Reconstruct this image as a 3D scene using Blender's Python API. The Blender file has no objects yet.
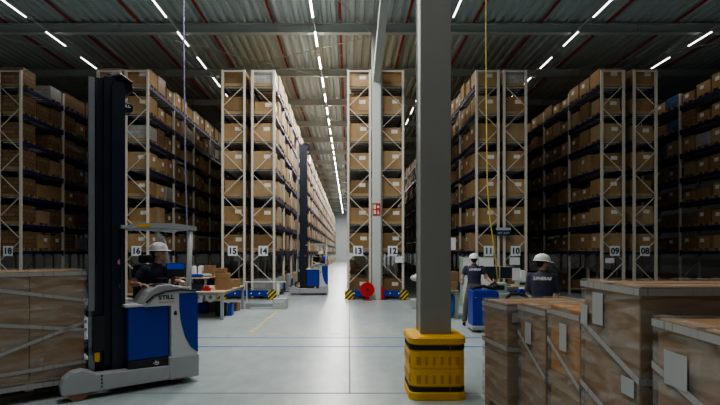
import bpy, math, random
from mathutils import Vector, Matrix
random.seed(7)
SC = bpy.context.scene
COL = SC.collection
PI = math.pi
F = 480.0; EYE = 1.82; Y0 = 18.97          # Y0: where the rack rows begin

# ------------------------------------------------------------------ materials
def new_mat(name):
    m = bpy.data.materials.new(name); m.use_nodes = True
    return m, m.node_tree.nodes, m.node_tree.links, m.node_tree.nodes['Principled BSDF']
def mat(name, col, rough=.5, metal=0., var=.12, scale=6., bump=0., emit=None, est=0., spec=.5):
    m, N, L, P = new_mat(name)
    P.inputs['Roughness'].default_value = rough; P.inputs['Metallic'].default_value = metal
    P.inputs['Specular IOR Level'].default_value = spec
    tc = N.new('ShaderNodeTexCoord'); nz = N.new('ShaderNodeTexNoise')
    nz.inputs['Scale'].default_value = scale; nz.inputs['Detail'].default_value = 5
    L.new(tc.outputs['Object'], nz.inputs['Vector'])
    mx = N.new('ShaderNodeMix'); mx.data_type = 'RGBA'
    mx.inputs[6].default_value = (*[c*(1-var) for c in col], 1); mx.inputs[7].default_value = (*[min(1, c*(1+var)) for c in col], 1)
    L.new(nz.outputs['Fac'], mx.inputs[0]); L.new(mx.outputs[2], P.inputs['Base Color'])
    if bump:
        b = N.new('ShaderNodeBump'); b.inputs['Strength'].default_value = bump; b.inputs['Distance'].default_value = .02
        L.new(nz.outputs['Fac'], b.inputs['Height']); L.new(b.outputs['Normal'], P.inputs['Normal'])
    if emit:
        P.inputs['Emission Color'].default_value = (*emit, 1); P.inputs['Emission Strength'].default_value = est
    return m
def card_mat(name, base, island=False, wrap=0.):
    m, N, L, P = new_mat(name)
    P.inputs['Roughness'].default_value = .75 if not wrap else .35
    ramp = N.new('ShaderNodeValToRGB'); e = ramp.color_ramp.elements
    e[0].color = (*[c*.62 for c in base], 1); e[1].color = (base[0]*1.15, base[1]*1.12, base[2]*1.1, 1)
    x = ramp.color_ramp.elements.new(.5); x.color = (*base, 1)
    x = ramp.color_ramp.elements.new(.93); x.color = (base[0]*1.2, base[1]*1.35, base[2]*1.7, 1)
    if island:
        g = N.new('ShaderNodeNewGeometry'); L.new(g.outputs['Random Per Island'], ramp.inputs['Fac'])
    else:
        g = N.new('ShaderNodeObjectInfo'); L.new(g.outputs['Random'], ramp.inputs['Fac'])
    tc = N.new('ShaderNodeTexCoord'); nz = N.new('ShaderNodeTexNoise'); nz.inputs['Scale'].default_value = 3
    L.new(tc.outputs['Object'], nz.inputs['Vector'])
    mx = N.new('ShaderNodeMix'); mx.data_type = 'RGBA'; mx.blend_type = 'MULTIPLY'; mx.inputs[0].default_value = .35
    L.new(ramp.outputs['Color'], mx.inputs[6]); L.new(nz.outputs['Fac'], mx.inputs[7]); L.new(mx.outputs[2], P.inputs['Base Color'])
    return m
def stack_mat(name, a, b, mo=(.03, .022, .016)):
    m, N, L, P = new_mat(name); P.inputs['Roughness'].default_value = .3
    tc = N.new('ShaderNodeTexCoord'); mp = N.new('ShaderNodeMapping'); mp.inputs['Rotation'].default_value = (PI/2, 0, 0)
    br = N.new('ShaderNodeTexBrick'); br.inputs['Scale'].default_value = 1.0
    br.inputs['Color1'].default_value = (*a, 1); br.inputs['Color2'].default_value = (*b, 1); br.inputs['Mortar'].default_value = (*mo, 1)
    br.inputs['Brick Width'].default_value = .28; br.inputs['Row Height'].default_value = .17; br.inputs['Mortar Size'].default_value = .008
    sx = N.new('ShaderNodeSeparateXYZ'); cx = N.new('ShaderNodeCombineXYZ'); ad = N.new('ShaderNodeMath'); ad.operation = 'ADD'
    L.new(tc.outputs['Object'], sx.inputs[0]); L.new(sx.outputs['X'], ad.inputs[0]); L.new(sx.outputs['Y'], ad.inputs[1])
    L.new(ad.outputs[0], cx.inputs['X']); L.new(sx.outputs['Z'], cx.inputs['Y']); L.new(cx.outputs[0], br.inputs['Vector'])
    L.new(br.outputs['Color'], P.inputs['Base Color'])
    return m
def film_mat(name, tint=(.62, .61, .58), lo=.05, hi=.46):
    m, N, L, P = new_mat(name)
    out = N['Material Output']
    P.inputs['Base Color'].default_value = (*tint, 1); P.inputs['Roughness'].default_value = .16
    tr = N.new('ShaderNodeBsdfTransparent'); mix = N.new('ShaderNodeMixShader')
    tc = N.new('ShaderNodeTexCoord'); mp = N.new('ShaderNodeMapping'); mp.inputs['Scale'].default_value = (1.3, 1.3, 6)
    nz = N.new('ShaderNodeTexNoise'); nz.inputs['Scale'].default_value = 1.6; nz.inputs['Detail'].default_value = 6; nz.inputs['Distortion'].default_value = 1.2
    L.new(tc.outputs['Object'], mp.inputs[0]); L.new(mp.outputs[0], nz.inputs['Vector'])
    mr = N.new('ShaderNodeMapRange'); mr.inputs[1].default_value = .35; mr.inputs[2].default_value = .72; mr.inputs[3].default_value = lo; mr.inputs[4].default_value = hi
    L.new(nz.outputs['Fac'], mr.inputs[0]); L.new(mr.outputs[0], mix.inputs[0])
    b = N.new('ShaderNodeBump'); b.inputs['Strength'].default_value = .35; b.inputs['Distance'].default_value = .03
    L.new(nz.outputs['Fac'], b.inputs['Height']); L.new(b.outputs['Normal'], P.inputs['Normal'])
    L.new(tr.outputs[0], mix.inputs[1]); L.new(P.outputs[0], mix.inputs[2]); L.new(mix.outputs[0], out.inputs['Surface'])
    return m
def chevron_mat():
    m, N, L, P = new_mat('hazard_stripe'); P.inputs['Roughness'].default_value = .4
    tc = N.new('ShaderNodeTexCoord'); w = N.new('ShaderNodeTexWave'); w.bands_direction = 'DIAGONAL'; w.inputs['Scale'].default_value = 3.6
    mp = N.new('ShaderNodeMapping'); mp.inputs['Scale'].default_value = (1, 0, -1)
    r = N.new('ShaderNodeValToRGB'); r.color_ramp.interpolation = 'CONSTANT'
    r.color_ramp.elements[0].color = (.01, .01, .01, 1); r.color_ramp.elements[1].color = (.75, .55, .02, 1); r.color_ramp.elements[1].position = .5
    L.new(tc.outputs['Object'], mp.inputs[0]); L.new(mp.outputs[0], w.inputs['Vector']); L.new(w.outputs['Fac'], r.inputs['Fac']); L.new(r.outputs['Color'], P.inputs['Base Color'])
    return m
def tape_mat():
    m, N, L, P = new_mat('printed_tape'); P.inputs['Roughness'].default_value = .35
    tc = N.new('ShaderNodeTexCoord'); sx = N.new('ShaderNodeSeparateXYZ'); ad = N.new('ShaderNodeMath'); ad.operation = 'ADD'
    L.new(tc.outputs['Object'], sx.inputs[0]); L.new(sx.outputs['X'], ad.inputs[0]); L.new(sx.outputs['Y'], ad.inputs[1])
    cx = N.new('ShaderNodeCombineXYZ'); L.new(ad.outputs[0], cx.inputs['X'])
    nz = N.new('ShaderNodeTexNoise'); nz.inputs['Scale'].default_value = 38; nz.inputs['Detail'].default_value = 1
    L.new(cx.outputs[0], nz.inputs['Vector'])
    r = N.new('ShaderNodeValToRGB'); r.color_ramp.elements[0].position = .36; r.color_ramp.elements[1].position = .42
    r.color_ramp.elements[0].color = (.25, .24, .23, 1); r.color_ramp.elements[1].color = (.39, .38, .37, 1)
    L.new(nz.outputs['Fac'], r.inputs['Fac']); L.new(r.outputs['Color'], P.inputs['Base Color'])
    return m
def floor_mat():
    m, N, L, P = new_mat('polished_concrete')
    tc = N.new('ShaderNodeTexCoord')
    n1 = N.new('ShaderNodeTexNoise'); n1.inputs['Scale'].default_value = .55; n1.inputs['Detail'].default_value = 8; n1.inputs['Roughness'].default_value = .62
    n2 = N.new('ShaderNodeTexNoise'); n2.inputs['Scale'].default_value = 5; n2.inputs['Detail'].default_value = 6
    mp = N.new('ShaderNodeMapping'); mp.inputs['Scale'].default_value = (1, .45, 1)
    L.new(tc.outputs['Object'], mp.inputs[0]); L.new(mp.outputs[0], n1.inputs['Vector']); L.new(mp.outputs[0], n2.inputs['Vector'])
    r = N.new('ShaderNodeValToRGB'); r.color_ramp.elements[0].position = .3; r.color_ramp.elements[1].position = .7
    r.color_ramp.elements[0].color = (.27, .325, .335, 1); r.color_ramp.elements[1].color = (.42, .485, .495, 1)
    L.new(n1.outputs['Fac'], r.inputs['Fac'])
    mx = N.new('ShaderNodeMix'); mx.data_type = 'RGBA'; mx.blend_type = 'OVERLAY'; mx.inputs[0].default_value = .25
    L.new(r.outputs['Color'], mx.inputs[6]); L.new(n2.outputs['Fac'], mx.inputs[7]); L.new(mx.outputs[2], P.inputs['Base Color'])
    mr = N.new('ShaderNodeMapRange'); mr.inputs[3].default_value = .24; mr.inputs[4].default_value = .42
    L.new(n1.outputs['Fac'], mr.inputs[0]); L.new(mr.outputs[0], P.inputs['Roughness'])
    return m

M = dict(
    floor=floor_mat(),
    wall=mat('pale_cladding', (.82, .87, .89), .6), darkwall=mat('grey_cladding', (.22, .23, .23), .7),
    deck=mat('roof_deck', (.54, .62, .63), .5, 0., .03, 2.), beam=mat('painted_steel_beam', (.52, .56, .54), .5, 0., .08, 2.),
    column=mat('grey_column_paint', (.27, .27, .25), .5, 0., .05, 2.), column_pale=mat('pale_column_paint', (.55, .58, .56), .5, 0., .05, 2.),
    red_pipe=mat('red_pipe_paint', (.36, .035, .03), .4), lamp=mat('lamp_white', (1, 1, 1), .4, 0, 0, emit=(1, .985, .95), est=45),
    lamp_dim=mat('lamp_white_dim', (1, 1, 1), .4, 0, 0, emit=(1, .97, .92), est=6), housing=mat('lamp_housing', (.6, .6, .6), .4),
    post=mat('cream_rack_post', (.66, .61, .54), .45, 0., .06), rackbeam=mat('navy_rack_beam', (.015, .02, .10), .45),
    rail=mat('galvanised_rail', (.60, .61, .62), .4, .0), blue=mat('blue_paint', (.005, .035, .33), .35, 0, .06), chevron=chevron_mat(),
    card=card_mat('brown_card', (.40, .25, .115)), card_far=card_mat('brown_card_far', (.46, .32, .17), island=True),  # far card is a paler copy: strong aisle light put into its colour
    stack=stack_mat('wrapped_small_cartons', (.20, .125, .07), (.30, .19, .11)), stack_white=stack_mat('wrapped_pale_goods', (.33, .33, .31), (.42, .42, .40), (.24, .24, .23)),
    stack_blue=stack_mat('wrapped_blue_goods', (.04, .10, .24), (.08, .16, .30)),
    tape=mat('brown_packing_tape', (.30, .19, .10), .3), sticker=mat('paper_label', (.72, .71, .68), .5, 0, .05), sticker_dull=mat('dull_paper_label', (.42, .43, .43), .5, 0, .05), wood=mat('pallet_timber', (.38, .27, .15), .8, 0, .3, 12.),
    white=mat('white_paint', (.78, .79, .79), .4, 0, .03), ink=mat('navy_ink', (.012, .03, .11), .4), inkdark=mat('dark_print', (.03, .03, .035), .5),
    red=mat('red_enamel', (.55, .02, .02), .3), redsign=mat('red_sign', (.5, .03, .03), .4),
    truckgrey=mat('silver_grey_truck_paint', (.40, .41, .43), .35, .1, .06), trucklight=mat('pale_truck_paint', (.58, .59, .60), .3, .05, .05), black=mat('black_steel', (.018, .019, .023), .38, 0, .3),
    mast=mat('dark_mast_steel', (.03, .036, .055), .35, .4, .3, 4.), mastlight=mat('worn_mast_steel', (.28, .30, .34), .35, .5, .2, 4.), rubber=mat('black_rubber', (.02, .02, .02), .7), poly=mat('tan_polyurethane', (.32, .17, .09), .5),
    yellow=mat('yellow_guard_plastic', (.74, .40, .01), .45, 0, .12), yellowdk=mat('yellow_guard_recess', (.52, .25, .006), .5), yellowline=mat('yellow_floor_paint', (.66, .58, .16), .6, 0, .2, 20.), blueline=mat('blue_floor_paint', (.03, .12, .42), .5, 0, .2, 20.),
    joint=mat('floor_joint', (.20, .205, .20), .8, 0, .2), skin=mat('skin', (.66, .38, .27), .5, 0, .08, 20.), hair=mat('dark_hair', (.03, .018, .012), .6),
    navy=mat('navy_cloth', (.045, .05, .085), .8, 0, .25, 14., .3), trouser=mat('grey_trouser_cloth', (.13, .12, .125), .85, 0, .2, 14., .3), shoe=mat('black_shoe', (.012, .012, .012), .5),
    helmet=mat('white_helmet_plastic', (.82, .84, .82), .28, 0, .02), helmet_in=mat('helmet_band', (.05, .05, .05), .6), shirttext=mat('white_shirt_print', (.8, .8, .82), .6, 0, .02),
    film=film_mat('stretch_film'), filmtop=film_mat('cloudy_stretch_film', (.6, .6, .6), .25, .7), printed=tape_mat(), carton_big=mat('brown_carton_board', (.28, .17, .085), .7, 0, .14, 3.), carton_dark=mat('dark_brown_carton_board', (.13, .075, .05), .7, 0, .14, 3.), carton_orange=mat('orange_brown_carton_board', (.42, .20, .05), .7, 0, .1, 3.),  # orange-brown board: the guard's yellow reflection is put into its colour
    benchtop=mat('beech_bench_top', (.55, .42, .30), .5), benchleg=mat('grey_bench_steel', (.33, .35, .37), .4, .2), mint=mat('pale_green_machine_paint', (.38, .48, .42), .4), screen=mat('dark_screen', (.02, .035, .04), .2), bluescreen=mat('lit_blue_screen', (.01, .06, .5), .3, emit=(.01, .09, .8), est=.12),
    darkbin=mat('dark_bin_plastic', (.015, .02, .035), .5), clear=mat('cloudy_plastic_sheet', (.50, .51, .51), .3, 0, .2, 8., .5), cable_y=mat('yellow_cable', (.62, .52, .10), .5), cable_p=mat('violet_cable', (.22, .19, .34), .5), greyplastic=mat('grey_plastic', (.45, .47, .48), .5), pink=mat('pink_sticker', (.65, .32, .36), .5), bluesheet=mat('blue_plastic_sheet', (.03, .22, .55), .35, 0, .3, 9., .4),
)

# ------------------------------------------------------------------ mesh helpers
class MB:
    def __init__(s): s.v = []; s.f = []
    def box(s, c, d, R=None):
        b = len(s.v); hx, hy, hz = d[0]/2, d[1]/2, d[2]/2
        for z in (-hz, hz):
            for x, y in ((-hx, -hy), (hx, -hy), (hx, hy), (-hx, hy)):
                p = Vector((x, y, z))
                if R is not None: p = R @ p
                s.v.append((p.x+c[0], p.y+c[1], p.z+c[2]))
        for f in ((3, 2, 1, 0), (4, 5, 6, 7), (0, 1, 5, 4), (1, 2, 6, 5), (2, 3, 7, 6), (3, 0, 4, 7)): s.f.append(tuple(b+i for i in f))
        return s
    def span(s, x0, x1, y0, y1, z0, z1): return s.box(((x0+x1)/2, (y0+y1)/2, (z0+z1)/2), (abs(x1-x0), abs(y1-y0), abs(z1-z0)))
    def bar(s, a, b, w, h=None):
        a, b = Vector(a), Vector(b); h = h or w; d = b-a
        q = d.to_track_quat('Z', 'Y').to_matrix()
        return s.box((a+b)/2, (w, h, d.length), q)
    def tube(s, pts, r, n=8, cap=True):
        pts = [Vector(p) for p in pts]; rr = r if isinstance(r, (list, tuple)) else [r]*len(pts)
        b0 = len(s.v)
        for i, p in enumerate(pts):
            d = (pts[min(i+1, len(pts)-1)]-pts[max(i-1, 0)])
            q = d.to_track_quat('Z', 'Y').to_matrix()
            for k in range(n):
                a = 2*PI*k/n; o = q @ Vector((math.cos(a)*rr[i], math.sin(a)*rr[i], 0)); s.v.append(tuple(p+o))
        for i in range(len(pts)-1):
            for k in range(n):
                a = b0+i*n+k; b = b0+i*n+(k+1) % n; s.f.append((a, b, b+n, a+n))
        if cap:
            s.f.append(tuple(b0+k for k in reversed(range(n)))); s.f.append(tuple(b0+(len(pts)-1)*n+k for k in range(n)))
        return s
    def prism(s, poly, axis, a, b):
        """poly: 2-D points; axis: 'x','y','z' the extrusion direction."""
        def P(p, t): return {'x': (t, p[0], p[1]), 'y': (p[0], t, p[1]), 'z': (p[0], p[1], t)}[axis]
        n = len(poly); k = len(s.v)
        for t in (a, b):
            for p in poly: s.v.append(P(p, t))
        for i in range(n): j = (i+1) % n; s.f.append((k+i, k+j, k+n+j, k+n+i))
        s.f.append(tuple(k+i for i in reversed(range(n)))); s.f.append(tuple(k+n+i for i in range(n)))
        return s
    def rings(s, rings, cap=True):
        """rings: lists of equal length of 3-D points."""
        k = len(s.v); n = len(rings[0])
        for r in rings: s.v.extend(tuple(p) for p in r)
        for i in range(len(rings)-1):
            for j in range(n): a = k+i*n+j; b = k+i*n+(j+1) % n; s.f.append((a, b, b+n, a+n))
        if cap: s.f.append(tuple(k+j for j in reversed(range(n)))); s.f.append(tuple(k+(len(rings)-1)*n+j for j in range(n)))
        return s
    def ell(s, c, r, n=14, m=9, R=None, zmin=-1.):
        c = Vector(c); rings = []
        for i in range(m+1):
            t = -1+2*i/m; ph = t*PI/2*.995
            ring = []
            for k in range(n):
                a = 2*PI*k/n; p = Vector((math.cos(ph)*math.cos(a)*r[0], math.cos(ph)*math.sin(a)*r[1], math.sin(ph)*r[2]))
                if R is not None: p = R @ p
                ring.append(c+p)
            rings.append(ring)
        return s.rings(rings)
    def mesh(s, name):
        me = bpy.data.meshes.new(name); me.from_pydata(s.v, [], s.f); me.update(); return me
    def build(s, name, m, parent=None, loc=(0, 0, 0), bevel=0., smooth=False, label=None):
        o = bpy.data.objects.new(name, s.mesh(name)); COL.objects.link(o); o.location = loc
        o.data.materials.append(m)
        if parent is not None: o.parent = parent
        if label: o['label'] = label
        if smooth: o.data.polygons.foreach_set('use_smooth', [True]*len(o.data.polygons))
        if bevel:
            b = o.modifiers.new('bevel', 'BEVEL'); b.width = bevel; b.segments = 2; b.limit_method = 'ANGLE'
        fixn(o.data)
        return o
def fixn(me):
    import bmesh
    bm = bmesh.new(); bm.from_mesh(me); bmesh.ops.recalc_face_normals(bm, faces=bm.faces); bm.to_mesh(me); bm.free()
def tag(o, label=None, cat=None, group=None, kind=None):
    if label: o['label'] = label
    if cat: o['category'] = cat
    if group: o['group'] = group
    if kind: o['kind'] = kind
    return o
def thing(name, label, cat, loc=(0, 0, 0), rz=0., group=None):
    o = bpy.data.objects.new(name, None); COL.objects.link(o); o.location = loc; o.rotation_euler = (0, 0, rz); o.empty_display_size = .2
    return tag(o, label, cat, group)
def link(name, me, parent=None, loc=(0, 0, 0), rz=0.):
    o = bpy.data.objects.new(name, me); COL.objects.link(o); o.location = loc; o.rotation_euler = (0, 0, rz)
    if parent is not None: o.parent = parent
    return o
def text(name, s, size, m, parent, loc, rot, bold=.0, xs=1., shear=0., label=None):
    c = bpy.data.curves.new(name, 'FONT'); c.body = s; c.size = size; c.align_x = 'CENTER'; c.align_y = 'CENTER'; c.offset = bold; c.extrude = .002; c.shear = shear; c.resolution_u = 3
    t = bpy.data.objects.new(name+'_tmp', c); COL.objects.link(t)
    bpy.context.view_layer.update()
    me = bpy.data.meshes.new_from_object(t.evaluated_get(bpy.context.evaluated_depsgraph_get()))
    bpy.data.objects.remove(t)
    me.materials.clear(); me.materials.append(m)
    o = bpy.data.objects.new(name, me); COL.objects.link(o); o.parent = parent; o.location = loc; o.rotation_euler = rot; o.scale = (xs, 1, 1)
    if label: o['label'] = label
    return o
def structure(name, mb, m, **k):
    o = mb.build(name, m, **k); o['kind'] = 'structure'; return o

# ------------------------------------------------------------------ camera
cd = bpy.data.cameras.new('camera'); cam = bpy.data.objects.new('camera', cd); COL.objects.link(cam)
cam.location = (0, 0, EYE); cam.rotation_euler = (PI/2, 0, 0)
cd.sensor_width = 36; cd.lens = 36*F/720; cd.shift_x = 11/720; cd.shift_y = 50.5/720; cd.clip_end = 400; cd.clip_start = .05
SC.camera = cam

# ------------------------------------------------------------------ setting
XL, XR, YB, YE, ZD = -27, 29, -9, 108, 10.97
structure('floor', MB().span(XL, XR, YB, YE, -.2, 0), M['floor'])
structure('wall_left', MB().span(XL-.2, XL, YB, YE, 0, 11.3), M['darkwall'])
structure('wall_right', MB().span(XR, XR+.2, YB, YE, 0, 11.3), M['darkwall'])
structure('wall_back', MB().span(XL, XR, YE, YE+.2, 0, 11.3), M['wall'])
structure('wall_front', MB().span(XL, XR, YB-.2, YB, 0, 11.3), M['darkwall'])
# trapezoidal deck
p = []; x = XL
prof = []
while x < XR:
    prof += [(x, ZD+.12), (x+.06, ZD), (x+.20, ZD), (x+.26, ZD+.12)]; x += .36
mb = MB()
for (x0, z0) in prof: mb.v += [(x0, YB, z0), (x0, YE, z0)]
for i in range(len(prof)-1): mb.f.append((2*i, 2*i+1, 2*i+3, 2*i+2))
structure('ceiling', mb, M['deck'])
# transverse I beams
BY = [19.0+4.65*k for k in range(-5, 19)]
for i, y in enumerate(BY):
    b = MB().span(XL, XR, y-.12, y+.12, 10.5, 10.52).span(XL, XR, y-.12, y+.12, 10.84, 10.86).span(XL, XR, y-.012, y+.012, 10.52, 10.84)
    for xx in (-9.1, 1.07, 11.4): b.span(xx-.02, xx+.02, y-.1, y+.1, 10.52, 10.84)
    o = structure('beam', b, M['beam'])
# columns
def column(x, y, w, m, label, ztop=10.5):
    b = MB().span(x-w/2, x+w/2, y-w/2, y-w/2+.03, 0, ztop).span(x-w/2, x+w/2, y+w/2-.03, y+w/2, 0, ztop).span(x-w/2+.01, x+w/2-.01, y-w/2+.03, y+w/2-.03, 0, ztop)
    return structure('column', b, m, bevel=.008)
column(1.07, 18.88, .34, M['column_pale'], '')
column(-14.05, 18.88, .34, M['column_pale'], '')
column(16.2, 18.88, .34, M['column_pale'], '')
column(1.10, 6.28, .39, M['column'], '', 10.84)
# raking struts under the roof above the columns
for x in (1.07, -14.05):
    structure('beam', MB().bar((x, 18.85, 8.62), (x, 9.9, 10.35), .26, .28), M['column_pale'])
# thin bracing rods
def rod(a, b): structure('trim_1', MB().tube([a, b], .018, 6), M['beam'])
rod((-7.6, 19.1, 10.45), (-1.2, 23.6, 10.45)); rod((-7.6, 23.6, 10.45), (1.0, 19.1, 10.45)); rod((-1.3, 14.5, 10.45), (1.0, 19.1, 10.45))
rod((-14, 19.1, 10.45), (-8.6, 23.6, 10.45)); rod((9.0, 23.6, 10.45), (16, 19.1, 10.45)); rod((-4, 28.2, 10.45), (1, 32.8, 10.45))
# floor marks
structure('trim_2', MB().span(XL, XR, 10.27, 10.32, 0, .003), M['blueline'])
structure('trim_3', MB().span(XL, XR, 9.29, 9.35, 0, .003), M['blueline'])
structure('trim_4', MB().span(.0, .018, 6.24, 60, 0, .0025), M['joint'])
structure('trim_5', MB().span(XL, XR, 6.22, 6.245, 0, .0025), M['joint'])
b = MB(); y = 10.9
for k in range(11):
    yy = 11.0+k*.45; xx = -2.25-.13*0
    b.span(-2.28, -2.2, yy, yy+.27, 0, .003)
structure('trim_6', b, M['yellowline'])
b = MB()
for k in range(9): b.span(-2.25+k*.45, -1.98+k*.45, 10.78, 10.84, 0, .003)
structure('trim_7', b, M['yellowline'])

# sprinkler pipes
for k in range(-5, 7):
    x = -.35+2.64*k
    t = thing('sprinkler_pipe', None, 'pipe', (x, 0, 10.915), 0)
    place = ['third', 'second', 'first'][-k-1] if -3 <= k < 0 else None
    b = MB().tube([(0, YB, 0), (0, YE, 0)], .05, 8)
    b.build('pipe', M['red_pipe'], t, smooth=True)
    s = MB(); 
    for j in range(10):
        yy = 12.2+j*3.2; s.tube([(0, yy, -.04), (0, yy, -.13)], .012, 6); s.tube([(0, yy, -.125), (0, yy, -.14)], .03, 8)
    s.build('sprinkler_head', M['rail'], t)
    n = ['first', 'second', 'third', 'fourth', 'fifth', 'sixth']
    if k == 0: l = 'red sprinkler pipe running along the roof above the lit central aisle'
    elif k < 0: l = 'red roof sprinkler pipe, %s left of the pipe over the central aisle' % n[-k-1]
    else: l = 'red roof sprinkler pipe, %s right of the pipe over the central aisle' % n[k-1]
    t['label'] = l

# ------------------------------------------------------------------ lights
def area(x, y, z, sx, sy, p, col=(1, .975, .93), rot=(0, 0, 0)):
    d = bpy.data.lights.new('area', 'AREA'); d.shape = 'RECTANGLE'; d.size = sx; d.size_y = sy; d.energy = p; d.color = col
    o = bpy.data.objects.new('area_light', d); COL.objects.link(o); o.location = (x, y, z); o.rotation_euler = rot; return o
ORD = ['first', 'second', 'third', 'fourth', 'fifth', 'sixth', 'seventh', 'eighth', 'ninth', 'tenth', 'eleventh', 'twelfth', 'thirteenth', 'fourteenth', 'fifteenth', 'sixteenth', 'seventeenth', 'eighteenth', 'nineteenth', 'twentieth'] + ['twenty-'+w for w in ('first', 'second', 'third', 'fourth', 'fifth', 'sixth', 'seventh', 'eighth', 'ninth')] + ['thirtieth'] + ['thirty-'+w for w in ('first', 'second', 'third', 'fourth', 'fifth', 'sixth', 'seventh', 'eighth', 'ninth')] + ['fortieth']
hm = MB().box((0, 0, .035), (.06, 1.32, .05)).mesh('lamp_housing'); hm.materials.append(M['housing'])
tm = MB().box((0, 0, 0), (.05, 1.26, .03)).mesh('lamp_tube'); tm.materials.append(M['lamp'])
tm2 = tm.copy(); tm2.materials.clear(); tm2.materials.append(M['lamp_dim'])
LINES = [(-16.8, 'above the aisle left of rack eighteen', 4, 0), (-11.7, 'above the dark aisle beside rack eighteen', 4, 0), (-6.62, 'over the aisle between racks sixteen and fifteen', 5, 0), (-1.31, 'over the bright central aisle', 36, 1), (3.78, 'over the aisle between racks twelve and eleven', 12, 0), (8.85, 'over the aisle between racks ten and nine', 5, 0), (14.0, 'above the dark aisle right of rack eight', 4, 0)]
MAINP, DIMP = 160, 5.5
for (x, where, n, main) in LINES:
    r = thing('lighting_track', 'thin grey lamp track '+where, 'track', (x, 0, 10.42))
    MB().span(-.025, .025, 8, 16+2.42*n, 0, .05).build('rail', M['housing'], r)
    for k in range(n):
        y = 16.75+2.42*k
        t = thing('strip_light', 'white strip lamp %s, %s from the camera end' % (where, ORD[k]), 'lamp', (x, y, 10.36), group='strip lamps '+where)
        link('housing', hm, t); link('tube', tm if main else tm2, t)
        if main or k < 5: area(x, y, 10.335, .05, 1.26, MAINP if main else DIMP)
    # lamps of the same line over the loading area, out of the frame
    for y in ((-3.5, 1.5, 5.5, 9.5, 13.2)):
        boost = .35 if y < 3 else 1.2
        area(x, y, 10.335, .08, 2.6 , (MAINP*1.5 if main else DIMP*2.0)*boost)

# ------------------------------------------------------------------ racks
LV = [.42, 1.90, 2.97, 4.07, 5.16, 6.26, 7.35, 8.45]
BAY = 2.8; HW = .475
b = MB()
for s in (-1, 1):
    b.span(s*(HW-.09), s*HW, -.04, .04, 0, 9.05)
    b.span(s*(HW-.11), s*(HW+.02), -.07, .07, 0, .012)
b.span(-HW+.09, HW-.09, -.02, .02, 8.98, 9.03); b.span(-HW+.09, HW-.09, -.02, .02, .18, .22)
FR = b.mesh('upright_frame'); FR.materials.append(M['post'])
LATS = {}
for par in (0, 1):                                     # even rows slope one way, odd rows the other
    b = MB(); z = 8.40; s = -1 if par == 0 else 1
    while z > .9:
        b.bar((s*(HW-.1), 0, z), (-s*(HW-.1), 0, z-.74), .042, .025); z -= .875; s = -s
    LATS[par] = b.mesh('lattice'); LATS[par].materials.append(M['post'])
BM_ = MB().span(-.025, .025, .05, BAY-.05, -.13, 0).span(-.04, -.025, .05, BAY-.05, -.03, 0).span(-.04, .04, .045, .06, -.2, .04).span(-.04, .04, BAY-.06, BAY-.045, -.2, .04).mesh('beam'); BM_.materials.append(M['rackbeam'])
b = MB()
for j in range(9): b.span(-HW+.03, HW-.03, .22+j*.295-.02, .22+j*.295+.02, -.05, -.005)
DK = b.mesh('shelf_deck'); DK.materials.append(M['rail'])
RACKS = {  # name: (x centre, bays, visible face side, bays of face with individually shown cartons)
 '19': (-14.72, 3, 1, 0), '18': (-13.40, 5, 1, 3), '17': (-9.48, 3, 1, 0), '16': (-8.38, 7, 1, 5), '15': (-4.56, 6, -1, 0), '14': (-3.39, 31, 1, 31),
 '13': (.40, 20, -1, 0), '12': (1.70, 8, 1, 0), '11': (5.47, 12, -1, 9), '10': (6.56, 6, 1, 0), '09': (10.42, 6, -1, 4), '08': (11.70, 5, 1, 0), '07': (15.45, 5, -1, 3)}
NUMW = dict(zip(('18','16','15','14','13','12','11','10','09','08'), ('eighteen','sixteen','fifteen','fourteen','thirteen','twelve','eleven','ten','nine','eight')))
RLAB = {n: 'navy and cream pallet rack whose end carries the number '+NUMW.get(n, n) for n in RACKS}
RLAB['19'] = 'dim pallet rack at the far left edge behind the wide grey column'
RLAB['17'] = 'pallet rack mostly hidden behind the tall truck mast, back to back with rack sixteen'
RLAB['07'] = 'dim unnumbered pallet rack facing rack eight across the aisle'
RNAME = {n: 'rack '+NUMW.get(n, n) for n in RACKS}; RNAME['17'] = 'rack behind the mast'; RNAME['07'] = 'unnumbered rack'; RNAME['19'] = 'the rack by the left column'
for n, (xc, nb, side, nv) in RACKS.items():
    R = thing('pallet_rack', RLAB[n], 'rack', (xc, Y0, 0))
    for k in range(nb+1):
        f = link('upright_frame', FR, R, (0, k*BAY, 0)); link('lattice', LATS[int(n) % 2], f)
    cnt = 0
    rest = MB(); restd = MB()
    for k in range(nb):
        for li, z in enumerate(LV):
            if li == 0: continue
            for s in (-1, 1):
                if cnt < 98 and (n != '14' or s == 1): link('beam', BM_, R, (s*(HW-.03), k*BAY, z)); cnt += 1
                else: rest.span(s*(HW-.03)-.03, s*(HW-.03)+.03, k*BAY+.05, (k+1)*BAY-.05, z-.13, z)
            if k < 14: link('shelf_deck', DK, R, (0, k*BAY, z))
            else:
                for j in range(4): restd.span(-HW+.03, HW-.03, k*BAY+.3+j*.7, k*BAY+.36+j*.7, z-.05, z-.005)
    if rest.v: rest.build('beam', M['rackbeam'], R)['kind'] = 'stuff'
    if restd.v: restd.build('shelf_deck', M['rail'], R)['kind'] = 'stuff'
    if n in ('14', '11', '16'):
        for k in range(1, 8):
            s = side; MB().span(s*HW-.07, s*HW+.05, k*BAY-.1, k*BAY+.1, .08, .52).build('post_guard', M['blue'], R, bevel=.01)
    b = MB()
    for k in range(1, nb+1): b.span(-HW+.02, HW-.02, (k-1)*BAY+.1, k*BAY-.1, .36, .42) if False else None
# ties between back-to-back rows belong to the guards

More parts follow.
